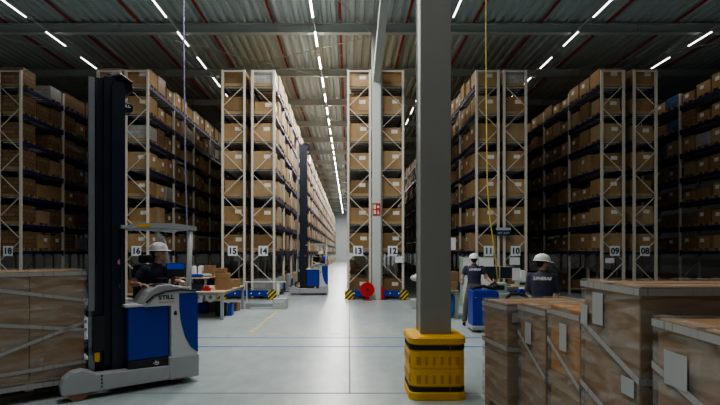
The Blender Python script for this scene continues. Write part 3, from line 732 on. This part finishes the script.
    # legs, load wheels, drive wheel
    for s in (-1, 1):
        v0, v1 = (.42, .60) if s > 0 else (-.60, -.42)
        MB().prism([(.38, .09), (.38, .28), (1.28, .30), (1.35, .34), (1.44, .375), (1.56, .36), (1.65, .29), (1.68, .20), (1.67, .10), (1.61, .085)], 'y', v0, v1).build('support_leg', M['truckgrey'], t, bevel=.012)
        MB().tube([(1.49, v0+.02, .13), (1.49, v1-.02, .13)], .13, 20).build('load_wheel', M['poly'], t)
        if s > 0:
            for k in range(4): MB().tube([(1.23, .60, .14+.045*k), (1.23, .606, .14+.045*k)], .012, 8).build('bolt', M['black'], t)
    MB().tube([(.2, -.05, .17), (.2, .12, .17)], .17, 20).build('drive_wheel', M['poly'], t)
    MB().tube([(.2, .4, .06), (.2, .46, .06)], .06, 14).build('stabiliser_wheel', M['poly'], t)
    # mast: three pairs of nested channels, cross heads, cylinders, chains
    def channel(u0, u1, vo, z0, z1, m):
        for s in (-1, 1):
            MB().span(u0, u1, s*vo-.012, s*vo+.012, z0, z1).span(u0, u0+.02, s*vo-s*.06-.01, s*vo, z0, z1).span(u1-.02, u1, s*vo-s*.06-.01, s*vo, z0, z1).build('mast_channel', M[m], t)
    channel(.98, 1.14, .385, .12, mh-.12, 'mast'); channel(1.08, 1.22, .315, .16, mh, 'mast'); channel(1.18, 1.30, .25, .2, mh-.02, 'mast')
    MB().span(1.33, 1.40, .33, .37, .3, mh-.06).build('carriage_guard', M['mastlight'], t, label='worn grey upright bar of the fork carriage')
    h_ = MB()
    for z in (.3, mh-.12): h_.span(.98, 1.12, -.38, .38, z-.06, z+.06)
    h_.span(1.08, 1.2, -.3, .3, mh-.1, mh).span(1.18, 1.28, -.25, .25, mh-.14, mh-.04).span(1.30, 1.42, -.37, .37, .5, .6).span(1.30, 1.42, -.37, .37, mh*.24, mh*.24+.08)
    h_.build('mast_crosshead', M['mast'], t)
    for v in (-.27, .27): MB().tube([(1.0, v, .2), (1.0, v, mh-.3)], .035, 10).build('lift_cylinder', M['mast'], t, smooth=True)
    for v in (-.1, .1): MB().span(1.14, 1.16, v-.02, v+.02, .5, mh-.1).build('lift_chain', M['black'], t)
    MB().span(.97, 1.0, -.1, .34, .4, mh-.5).build('hose_cover', M['black'], t)
    MB().prism([(1.20, mh-.02), (1.17, mh+.08), (1.02, mh+.06), (.86, mh-.03), (.84, mh-.11), (.92, mh-.17), (1.06, mh-.18), (1.20, mh-.16)], 'y', -.12, .26).tube([(1.2, .28, mh-.02), (1.02, .28, mh+.07), (.86, .28, mh-.02)], .03, 8).build('sheave_cover', M['black'], t, bevel=.02)
    MB().span(.88, 1.04, .10, .28, mh-.42, mh-.28).prism([(.88, mh-.42), (.84, mh-.38), (.84, mh-.31), (.88, mh-.28)], 'y', .11, .27).build('mast_camera', M['black'], t, bevel=.02)
    if detail: text('lettering', 'STILL', .05, M['white'], t, (.955, .284, mh-.34), (PI/2, -.1, PI), .001, 1.2)
    for v in (-.2, .2):
        MB().prism([(1.38, .10), (1.38, .55), (1.43, .55), (1.44, .14), (2.50, .115), (2.50, .10)], 'y', v-.06, v+.06).build('fork', M['black'], t)
    for ch in list(t.children):
        if ch.name.split('.')[0] in ('mast_channel', 'mast_crosshead', 'lift_cylinder', 'lift_chain', 'hose_cover', 'sheave_cover', 'mast_camera', 'lettering'): ch.location.x -= .07
    for ch in list(t.children):
        if ch.name.startswith('carriage_guard'): ch.location.x -= .06
    if detail:
        MB().tube([(.96, .397, 1.70), (.96, .40, 1.70)], .045, 16).build('round_sticker', M['pink'], t)
        MB().span(.93, .98, .397, .40, 1.36, 1.40).build('small_sticker', M['white'], t)
        MB().span(1.22, 1.28, .38, .42, .42, .54).build('yellow_tag', M['yellow'], t)
        MB().span(1.16, 1.30, .37, .43, .55, 1.0).build('valve_box', M['black'], t, bevel=.01)
        text('lettering', 'STILL', .075, M['inkdark'], t, (.435, .602, 1.215), (PI/2, 0, PI), .0025, 1.2)
        MB().span(.33, .54, .601, .603, 1.15, 1.156).build('pinstripe', M['redsign'], t)
        MB().prism([(.34, .98), (.30, 1.02), (.315, 1.03), (.335, 1.0), (.30, .985), (.29, .975), (.32, .965)], 'y', .601, .603).build('key_mark', M['inkdark'], t)
    return t
ANG = math.radians(218)
reach_truck('large blue and silver reach truck with tall black mast carrying a wrapped load', (-2.51, 7.27, 0), ANG, 4.15)
reach_truck('small distant reach truck parked sideways in the central aisle beside rack fourteen', (-.95, 21.35, 0), math.radians(184), 6.55)
# load on the forks of the large truck
c, s = math.cos(ANG), math.sin(ANG)
def TL(u, v, z): return (-2.51+c*u-s*v, 7.27+s*u+c*v, z)
P = TL(1.97, -.11, .14)
wrapped_load('film-wrapped load of tall brown cartons on the forks of the large reach truck', P, ANG, .60, .40, 1.455, cols=(2, 1), mats=('carton_big',),
    bands=[((None, None, 1.30, 1.07, None), .042), ((None, None, .88, .69, None), .042), ((None, None, .36, .80, None), .042), ((None, None, .22, .285, None), .042), ((1.42, 1.42, 1.42, 1.42, 1.42), .045), ((None, None, .05, .06, None), .06)])

# ------------------------------------------------------------------ people
def J_stand(x, y, face, top=1.82, lean=.0, sw=.19):
    a = math.radians(face); f = Vector((math.cos(a), math.sin(a), 0)); r = Vector((f.y, -f.x, 0)); b = Vector((x, y, 0)); k = (top-.03)/1.79
    J = {'pelvis': b+V(0, 0, .97*k), 'neck': b+f*lean+V(0, 0, 1.50*k), 'head': b+f*(lean+.02)+V(0, 0, 1.635*k)}
    for s_, s in (('l', -1), ('r', 1)):
        J['sh_'+s_] = b+f*lean+r*s*sw+V(0, 0, 1.43*k); J['hip_'+s_] = b+r*s*.095+V(0, 0, .92*k)
        J['kn_'+s_] = b+r*s*.11+f*.02+V(0, 0, .50*k); J['an_'+s_] = b+r*s*.12-f*.02+V(0, 0, .09)
    return J, f, r, b
# picker by the blue pallet truck
J, f, r, b = J_stand(3.13, 12.0, 82, 1.84, .03)
J['el_l'] = b-r*.29+f*.05+V(0, 0, 1.17); J['wr_l'] = b-r*.25+f*.25+V(0, 0, 1.08); J['hd_l'] = J['wr_l']+f*.08-V(0, 0, .02)
J['el_r'] = b+r*.32+f*.0+V(0, 0, 1.20); J['wr_r'] = b+r*.40-f*.16+V(0, 0, 1.08); J['hd_r'] = J['wr_r']-f*.07+r*.03-V(0, 0, .04)
J['kn_l'] = b-r*.20+V(0, 0, .5); J['an_l'] = b-r*.24+V(0, 0, .09)
person('person', 'person in white helmet and dark printed T-shirt standing behind the blue pallet truck', (3.13, 12.0, 0), J, 82, 84, .6, shirt_text='LIFHERAS')
# picker by the wrapped loads
J, f, r, b = J_stand(3.18, 7.9, 66, 1.83, .06, .178)
J['el_l'] = b-r*.225+f*.06+V(0, 0, 1.15); J['wr_l'] = b-r*.10+f*.30+V(0, 0, 1.10); J['hd_l'] = J['wr_l']+f*.09
J['el_r'] = b+r*.235+f*.10+V(0, 0, 1.16); J['wr_r'] = b+r*.18+f*.34+V(0, 0, 1.08); J['hd_r'] = J['wr_r']+f*.09
person('person', 'person in white helmet and navy shirt with white back print, head turned sideways', (3.18, 7.9, 0), J, 66, 12, .95, shirt_text='LIFHERAS', nod=.12)
# driver of the large truck
a = math.radians(-45); f = V(math.cos(a), math.sin(a), 0); r = V(f.y, -f.x, 0); b = V(-2.87, 7.17, 0)
J = {'pelvis': b+V(0, 0, 1.10), 'neck': b+f*.04+V(0, 0, 1.655), 'head': b+f*.07+V(0, 0, 1.815)}
for s_, s in (('l', -1), ('r', 1)):
    J['sh_'+s_] = b+f*.03+r*s*.19+V(0, 0, 1.585); J['hip_'+s_] = b+r*s*.1+V(0, 0, 1.05)
    J['kn_'+s_] = b+f*.30+r*s*.12+V(0, 0, 1.02); J['an_'+s_] = b+f*.30+r*s*.10+V(0, 0, .60)
J['el_r'] = V(-3.13, 6.93, 1.37); J['wr_r'] = V(-2.93, 6.72, 1.385); J['hd_r'] = J['wr_r']+V(.09, -.01, -.01)
J['el_l'] = V(-2.60, 7.22, 1.38); J['wr_l'] = V(-2.50, 6.96, 1.42); J['hd_l'] = J['wr_l']+V(.07, -.03, 0)
person('person', 'person in white helmet and navy T-shirt seated in the large reach truck, looking sideways', (-2.87, 7.17, 0), J, -45, -14, .62, seated=True)
# driver of the distant truck
b = V(-1.22, 21.35, 0); f = V(-1, 0, 0); r = V(0, 1, 0)
J = {'pelvis': b+V(0, 0, 1.07), 'neck': b+V(0, 0, 1.58), 'head': b+f*.03+V(0, 0, 1.73)}
for s_, s in (('l', -1), ('r', 1)):
    J['sh_'+s_] = b+r*s*.19+V(0, 0, 1.50); J['hip_'+s_] = b+r*s*.1+V(0, 0, 1.05)
    J['kn_'+s_] = b+f*.38+r*s*.12+V(0, 0, 1.02); J['an_'+s_] = b+f*.40+r*s*.10+V(0, 0, .60)
    J['el_'+s_] = b+f*.12+r*s*.24+V(0, 0, 1.30); J['wr_'+s_] = b+f*.33+r*s*.2+V(0, 0, 1.42); J['hd_'+s_] = J['wr_'+s_]+f*.08
person('person', 'small distant person in white helmet driving the reach truck in the central aisle', (-1.22, 21.35, 0), J, 180, 200, .6, vox=.014)

# ------------------------------------------------------------------ blue pallet truck by the picker
t = thing('pallet_truck', 'blue pallet truck with black grips parked between a worker and the wrapped loads', 'pallet truck', (3.14, 11.3, 0)); t.scale = (.84, 1, 1)
MB().prism([(-.36, .14), (-.36, .93), (-.33, .96), (.28, .96), (.36, .90), (.36, .14)], 'y', -.3, .18).build('motor_cover', M['blue'], t, bevel=.03)
MB().span(-.38, .38, -.34, .34, .05, .15).build('chassis', M['truckgrey'], t, bevel=.02)
MB().tube([(-.32, -.1, .95), (-.25, -.1, 1.02), (0, -.1, 1.05), (.22, -.1, 1.0), (.30, -.1, .96)], .035, 8).build('back_pad', M['rubber'], t, smooth=True)
MB().tube([(.22, .1, .95), (.28, .12, 1.06), (.40, .12, 1.12), (.47, .1, 1.04), (.42, .08, .96)], .035, 8).ell((.40, .08, 1.02), (.09, .07, .08)).build('steering_grip', M['rubber'], t, smooth=True)
MB().span(-.3, .3, .34, 1.1, .06, .12).build('platform', M['rubber'], t, bevel=.01) if False else None
for v in (-.2, .2): MB().tube([(v, -.2, .06), (v+.06, -.2, .06)], .06, 14).build('wheel', M['poly'], t)
MB().tube([(-.28, -.305, .8), (-.28, -.31, .8)], .012).build('cover_screw', M['white'], t)

# ------------------------------------------------------------------ work area on the right
def bench(label, x0, x1, y0, y1, z, shelf=None):
    t = thing('packing_bench', label, 'bench', ((x0+x1)/2, (y0+y1)/2, 0)); hx, hy = (x1-x0)/2, (y1-y0)/2
    MB().span(-hx, hx, -hy, hy, z-.035, z).build('bench_top', M['benchtop'], t, bevel=.005)
    MB().span(-hx+.04, hx-.04, -hy+.04, -hy+.08, z-.1, z-.035).span(-hx+.04, hx-.04, hy-.08, hy-.04, z-.1, z-.035).span(-hx+.04, -hx+.08, -hy+.04, hy-.04, z-.1, z-.035).span(hx-.08, hx-.04, -hy+.04, hy-.04, z-.1, z-.035).build('bench_frame', M['benchleg'], t)
    for sx in (-1, 1):
        for sy in (-1, 1): MB().span(sx*(hx-.05)-.04, sx*(hx-.05)+.04, sy*(hy-.05)-.04, sy*(hy-.05)+.04, 0, z-.036).build('leg', M['benchleg'], t)
    return t
def simple(name, label, cat, mb, m, loc, bevel=.01, rz=0):
    o = mb.build(name, M[m], None, loc, bevel=bevel); o.rotation_euler = (0, 0, rz); return tag(o, label, cat)
def carton_on(label, x, y, z, w, d, h, rz=0, m='carton_big'):
    t = thing('carton', label, 'carton', (x, y, z), rz)
    MB().span(-w/2, w/2, -d/2, d/2, 0, h).build('carton_body', M[m], t, bevel=.006)
    MB().span(-w/2-.001, w/2+.001, -.03, .03, h, h+.002).build('packing_tape', M['tape'], t)
    return t
bench('small bench with a blue plastic bag under it near the big grey column', 2.6, 3.02, 13.2, 14.2, .80)
carton_on('tall open brown carton on the small bench by the column', 2.92, 13.6, .80, .28, .35, .50)
carton_on('low brown carton at the front of the small bench by the column', 2.85, 13.3, .80, .24, .18, .22)
b = MB().ell((0, 0, .36), (.16, .2, .36)); simple('plastic_bag', 'bulging blue plastic bag under the small bench by the column', 'bag', b, 'bluesheet', (2.86, 13.55, 0), 0)
# white board on a post
t = thing('sign_board', 'blank white board on a thin post beside the big grey column', 'sign', (3.38, 16.2, 0))
MB().span(-.3, .22, -.015, .015, 1.92, 2.34).build('board', M['white'], t); MB().tube([(-.12, .03, 0), (-.12, .03, 2.3)], .02).build('post', M['benchleg'], t)
MB().span(-.2, -.02, -.03, .0, .75, 1.15).build('leaflet_box', M['white'], t)
# white cabinet
t = thing('cabinet', 'white metal cabinet behind the worker in front of rack eleven', 'cabinet', (4.42, 16.6, 0))
MB().span(-.54, .54, -.2, .2, 0, 1.68).build('cabinet_body', M['mint'], t, bevel=.01)
for s in (-1, 1):
    d = MB().span(s*.27-.255, s*.27+.255, -.215, -.2, .04, 1.64).build('door', M['white'], t, bevel=.004); MB().span(s*.05-.01, s*.05+.01, -.235, -.215, .8, 1.0).build('handle', M['benchleg'], d)
bench('long work table with monitors in front of racks eleven and ten', 3.95, 5.35, 13.9, 14.8, .86)
for i, (x, w_) in enumerate(((4.22, .42), (4.66, .40))):
    t = thing('monitor', ['dark monitor on the work table nearest the standing worker', 'dark monitor on the work table beside the white paper sheet'][i], 'monitor', (x, 14.2, .86), -.1)
    MB().span(-w_/2, w_/2, -.02, .02, .2, .56).build('case', M['greyplastic'] if i else M['inkdark'], t, bevel=.006)
    MB().span(-w_/2+.015, w_/2-.015, -.023, -.02, .215, .545).build('screen', M['screen'], t); MB().span(-.03, .03, .0, .05, .02, .3).span(-.1, .1, -.08, .1, 0, .02).build('stand', M['inkdark'], t)
simple('paper_sheet', 'white paper sheet clipped upright beside the dark monitors', 'paper', MB().span(-.12, .12, -.004, .004, 0, .36), 'white', (4.88, 14.0, 1.02), 0)
t = thing('printer', 'pale green label printer at the end of the work table', 'printer', (5.1, 14.15, .86)); MB().prism([(-.15, 0), (-.15, .14), (-.08, .2), (.15, .2), (.15, 0)], 'x', -.17, .17).build('printer_body', M['mint'], t, bevel=.01); MB().span(-.12, .12, -.155, -.15, .03, .1).build('paper_slot', M['inkdark'], t)
simple('file_box', 'tall white file box at the end of the work table', 'box', MB().span(-.06, .06, -.12, .12, 0, .42).span(-.045, .045, -.1, .1, .42, .44), 'white', (5.2, 14.45, .86), .004)
t = thing('crate', 'blue plastic crate on the packing machine near the second worker', 'crate', (4.55, 12.3, .78))
MB().span(-.2, .2, -.14, .14, 0, .01).span(-.2, -.185, -.14, .14, .0, .12).span(.185, .2, -.14, .14, 0, .12).span(-.2, .2, -.14, -.125, 0, .12).span(-.2, .2, .125, .14, 0, .12).span(-.215, .215, -.155, -.14, .1, .125).build('crate_body', M['blue'], t)
MB().span(-.16, -.04, -.1, .1, .012, .15).span(.02, .14, -.1, .1, .012, .135).build('papers', M['white'], t)
t = thing('packing_machine', 'pale green packing machine between the pallet truck and the second worker', 'machine', (4.05, 12.4, 0))
MB().prism([(-.42, .0), (-.42, .72), (-.30, .80), (.15, .80), (.22, .74), (.70, .74), (.70, 0)], 'y', -.3, .3).build('housing', M['mint'], t, bevel=.02)
MB().span(.2, .7, -.28, .28, .745, .775).build('top_plate', M['trucklight'], t)
MB().span(-.36, -.02, -.2, .2, .8, 1.06).build('control_box', M['mint'], t, bevel=.02); MB().span(-.3, -.1, -.206, -.2, .88, 1.0).build('control_panel', M['screen'], t)
MB().tube([(-.12, -.38, .66), (0, -.38, .80), (.2, -.38, .80), (.36, -.38, .74), (.46, -.38, .64)], .045, 8).build('bumper_bar', M['rubber'], t, smooth=True)
MB().span(-.10, .16, -.36, -.3, .4, .7).build('motor_box', M['greyplastic'], t, bevel=.01)

# wrapping stand behind the big column
t = thing('wrapping_stand', 'grey low stand with white plastic bundle right of rack twelve', 'stand', (2.2, 15.8, 0)); t['label'] = 'low grey stand holding a white plastic bundle, between rack twelve and the big column'
MB().span(-.16, .5, -.2, .3, 0, .3).build('base', M['greyplastic'], t, bevel=.015); MB().span(.05, .13, .0, .08, .3, 1.0).build('upright', M['benchleg'], t)
b = MB().ell((0.1, 0, 1.0), (.3, .2, .13)).ell((.2, 0, 1.14), (.2, .18, .12)); remeshed('plastic_bundle', b, M['clear'], t, .03, 1)

# hose reel and signs on the pale column
t = thing('hose_reel', 'red fire hose reel standing between rack thirteen and the pale column', 'hose reel', (.70, 18.4, 0))
MB().tube([(0, -.06, .42), (0, .06, .42)], .19, 28).build('hose_coil', M['red'], t, smooth=False)
for y in (-.07, .07): MB().tube([(0, y-.01, .42), (0, y+.01, .42)], .275, 32).build('reel_disc', M['red'], t)
MB().tube([(0, -.11, .42), (0, -.08, .42)], .06, 16).build('hub', M['inkdark'], t)
MB().span(-.03, .03, -.05, .05, 0, .2).span(-.16, .16, -.1, .1, 0, .03).build('stand', M['red'], t)
simple('fire_extinguisher', 'red cylinder standing right against the pale column beside rack twelve', 'extinguisher', MB().tube([(0, 0, 0), (0, 0, .42), (0, 0, .5), (0, 0, .58)], [.06, .06, .04, .02], 14), 'red', (1.31, 18.62, 0), 0)  # stand-in cylinder for a half-hidden red hose disc
bpy.data.objects['fire_extinguisher']['label'] = 'red cylinder standing against the pale column beside rack twelve'
t = thing('fire_sign', 'small red fire equipment sign high on the pale column', 'sign', (1.07, 18.70, 3.52))
MB().span(-.15, .15, -.008, .008, -.24, .24).build('panel', M['redsign'], t, bevel=.002)
MB().span(-.11, -.03, -.01, -.008, .02, .18).tube([(.07, -.008, .1), (.07, -.011, .1)], .05, 14).span(-.11, -.03, -.01, -.008, -.18, -.03).span(.02, .11, -.01, -.008, -.16, -.12).span(.05, .08, -.01, -.008, -.2, -.04).build('pictogram', M['white'], t)
t = thing('aisle_sign', 'dark blue sign with pale words between racks eleven and ten', 'sign', (6.05, 18.80, 2.62))
MB().span(-.27, .27, -.012, .012, -.12, .09).build('panel', M['ink'], t); MB().span(-.29, .29, -.01, .01, .09, .19).build('top_strip', M['greyplastic'], t)
text('lettering', 'ABT. SLOT', .10, M['greyplastic'], t, (0, -.014, -.02), (PI/2, 0, 0), .002, 1.0)

# cables
def cable(label, pts, r, m):
    return tag(MB().tube(pts, r, 6).build('hanging_cable', M[m], None, smooth=True), label, 'cable')
cable('yellow cable hanging from the roof in front of rack eleven', [(3.88, 13.6, 10.9), (3.88, 13.6, 8.0), (3.90, 13.6, 5.5), (3.92, 13.6, 3.8), (3.98, 13.6, 2.9), (4.08, 13.6, 2.2), (4.15, 13.6, 1.7), (4.24, 13.7, 1.1), (4.3, 13.95, .87)], .018, 'cable_y')
cable('dark violet cable hanging from the roof behind the large reach truck', [(-3.27, 9.5, 10.9), (-3.27, 9.5, 6), (-3.24, 9.5, 3.4), (-3.20, 9.5, 2.2), (-3.20, 9.5, .0)], .014, 'cable_p')

# ------------------------------------------------------------------ packing area on the left
bench('front packing bench with grey legs and stacked cartons, left of rack fifteen', -4.75, -3.40, 13.0, 15.6, .77)['label'] = 'long packing bench with grey legs and stacked cartons in front of rack fifteen'
carton_on('large brown carton at the bottom of the stack on the packing bench', -3.62, 13.9, .77, .40, .40, .30)
carton_on('middle brown carton of the stack on the packing bench', -3.64, 13.9, 1.075, .36, .34, .17, .06)
carton_on('small brown carton topping the stack on the packing bench', -3.70, 13.92, 1.25, .28, .26, .13, -.1)
carton_on('small brown carton beside the stack at the far end of the packing bench', -3.55, 14.9, .77, .28, .3, .24)
# raised shelf on the bench
t = thing('shelf_rack', 'raised beech shelf on grey posts over the packing bench', 'shelf', (-4.42, 13.9, .77))
MB().span(-.36, .45, -.5, .6, .33, .355).build('shelf_board', M['benchtop'], t)
for sx, sy in ((-.3, -.45), (.4, -.45), (-.3, .55), (.4, .55)): MB().span(sx-.025, sx+.025, sy-.025, sy+.025, 0, .33).build('post', M['benchleg'], t)
MB().tube([(-.35, 0, 0), (.35, 0, 0)], .06, 12)
simple('foil_roll', 'blue roll lying on the raised shelf of the packing bench', 'roll', MB().tube([(-.2, 0, .05), (.2, 0, .05)], .05, 14).tube([(-.23, 0, .05), (.23, 0, .05)], .02, 10), 'blue', (-4.36, 13.6, 1.125), 0)
simple('foil_roll', 'pale green roll lying on the raised shelf of the packing bench', 'roll', MB().tube([(-.14, 0, .05), (.14, 0, .05)], .05, 14).tube([(-.17, 0, .05), (.17, 0, .05)], .02, 10), 'mint', (-4.12, 13.85, 1.125), 0)
carton_on('brown carton on the back of the raised shelf over the packing bench', -4.14, 14.28, 1.125, .3, .26, .32)
simple('file_box', 'narrow white file box on the raised shelf beside the brown carton', 'box', MB().span(-.06, .06, -.12, .12, 0, .3).span(-.045, .045, -.1, .1, .3, .315), 'white', (-4.40, 14.28, 1.125), .004)
simple('file_box', 'narrow white file box on the raised shelf beside the dark monitor', 'box', MB().span(-.06, .06, -.12, .12, 0, .3).span(-.045, .045, -.1, .1, .3, .315), 'white', (-4.57, 14.1, 1.125), .004)
t = thing('monitor', 'dark monitor on the raised shelf over the packing bench', 'monitor', (-4.68, 13.75, 1.125), .2)
MB().span(-.12, .12, -.02, .02, .05, .3).build('case', M['inkdark'], t); MB().span(-.08, .08, -.08, .08, 0, .015).span(-.015, .015, 0, .03, .015, .1).build('stand', M['inkdark'], t)
simple('hand_tool', 'red tape dispenser under the raised shelf on the packing bench', 'tape dispenser', MB().prism([(-.1, 0), (-.1, .07), (-.04, .14), (.04, .14), (.1, .05), (.1, 0)], 'y', -.03, .03).tube([(0, -.04, .08), (0, .04, .08)], .05, 14), 'redsign', (-3.93, 13.3, .77), .003)
simple('carton_tray', 'dark open tray under the raised shelf on the packing bench', 'tray', MB().span(-.2, .2, -.15, .15, 0, .02).span(-.2, -.18, -.15, .15, .02, .2).span(.18, .2, -.15, .15, .02, .2).span(-.18, .18, -.15, -.13, .02, .2).span(-.18, .18, .13, .15, .02, .2), 'darkbin', (-4.3, 13.4, .77), 0)
for x_, w_ in ((-4.22, 'farther from the stacked cartons'), (-3.86, 'nearer the stacked cartons')):
    t = thing('strapping_reel', 'white strapping reel under the packing bench, '+w_, 'reel', (x_, 13.4, .735))
    b = MB(); n_ = 20
    b.rings([[(math.cos(2*PI*k/n_)*r_, y_, -.15+math.sin(2*PI*k/n_)*r_) for k in range(n_)] for r_, y_ in ((.055, -.03), (.14, -.03), (.14, .03), (.055, .03), (.055, -.03))], cap=False); b.build('reel_disc', M['white'], t)
    MB().tube([(0, -.05, -.15), (0, .05, -.15)], .05, 12).span(-.01, .01, -.05, -.035, -.15, 0).build('reel_holder', M['benchleg'], t)
# bins under the bench
def bin_(label, x, y, w_, d_, h_, m):
    t = thing('bin', label, 'bin', (x, y, 0)); b = MB()
    b.span(-w_/2, w_/2, -d_/2, d_/2, 0, .015).span(-w_/2, -w_/2+.012, -d_/2, d_/2, .015, h_).span(w_/2-.012, w_/2, -d_/2, d_/2, .015, h_).span(-w_/2+.012, w_/2-.012, -d_/2, -d_/2+.012, .015, h_).span(-w_/2+.012, w_/2-.012, d_/2-.012, d_/2, .015, h_)
    b.build('bin_body', M[m], t); MB().span(-w_/2-.012, w_/2+.012, -d_/2-.012, -d_/2, h_-.03, h_).span(-w_/2-.012, w_/2+.012, d_/2, d_/2+.012, h_-.03, h_).span(-w_/2-.012, -w_/2, -d_/2, d_/2, h_-.03, h_).span(w_/2, w_/2+.012, -d_/2, d_/2, h_-.03, h_).build('rim', M[m], t)
bin_('dark square bin on the floor under the packing bench', -3.72, 14.0, .26, .3, .36, 'darkbin')
bin_('narrow blue bin on the floor beside the dark bin under the packing bench', -3.46, 14.05, .12, .3, .34, 'blue')
bin_('low blue bin deeper under the packing bench beside the legs', -4.45, 14.6, .3, .3, .3, 'blue')
carton_on('brown carton on the floor under the far end of the packing bench', -3.62, 15.2, .0, .3, .3, .25)
carton_on('wide brown carton on the floor under the middle of the packing bench', -4.3, 15.1, .0, .5, .4, .3)
# barrier rail and grey box before rack fourteen
t = thing('barrier_rail', 'thin pale pipe rail on posts standing before racks fifteen and fourteen', 'barrier', (-2.5, 16.2, 0))
MB().tube([(-1.0, 0, .84), (.38, 0, .84)], .02, 8).build('rail', M['trucklight'], t); 
for x in (-.95, .1): MB().tube([(x, 0, 0), (x, 0, .84)], .022, 8).build('post', M['trucklight'], t)
MB().tube([(.1, 0, .42), (.1, 0, .8)], .055, 12).build('post_sleeve', M['white'], t)
t = thing('floor_unit', 'pale grey steel box at the end of a low grey floor rail', 'floor unit', (-2.26, 15.75, 0))
MB().span(-.22, .22, -.15, .25, 0, .33).build('box', M['greyplastic'], t, bevel=.01); MB().span(-1.1, -.22, -.08, -.02, .06, .14).span(-1.1, -.22, .15, .21, .06, .14).build('rail', M['benchleg'], t); MB().span(-1.12, -1.02, -.1, .24, 0, .18).build('foot', M['benchleg'], t)
MB().span(-.16, .16, -.155, -.15, .2, .28).build('cover_plate', M['trucklight'], t)
# ------------------------------------------------------------------ world & look
w = bpy.data.worlds.new('world'); SC.world = w; w.use_nodes = True
w.node_tree.nodes['Background'].inputs[0].default_value = (.5, .6, .7, 1); w.node_tree.nodes['Background'].inputs[1].default_value = .1
area(-1, -8.5, 5, 30, 7, 18, (.85, .93, 1), (PI/2, 0, 0))  # added fill light along the front wall, no fixture there
SC.view_settings.view_transform = 'AgX'; SC.view_settings.look = 'AgX - Medium High Contrast'; SC.view_settings.exposure = 0
SC.cycles.use_denoising = True; SC.cycles.max_bounces = 8; SC.cycles.diffuse_bounces = 4; SC.cycles.transparent_max_bounces = 12
SC.cycles.sample_clamp_indirect = 4; SC.cycles.caustics_reflective = False; SC.cycles.caustics_refractive = False
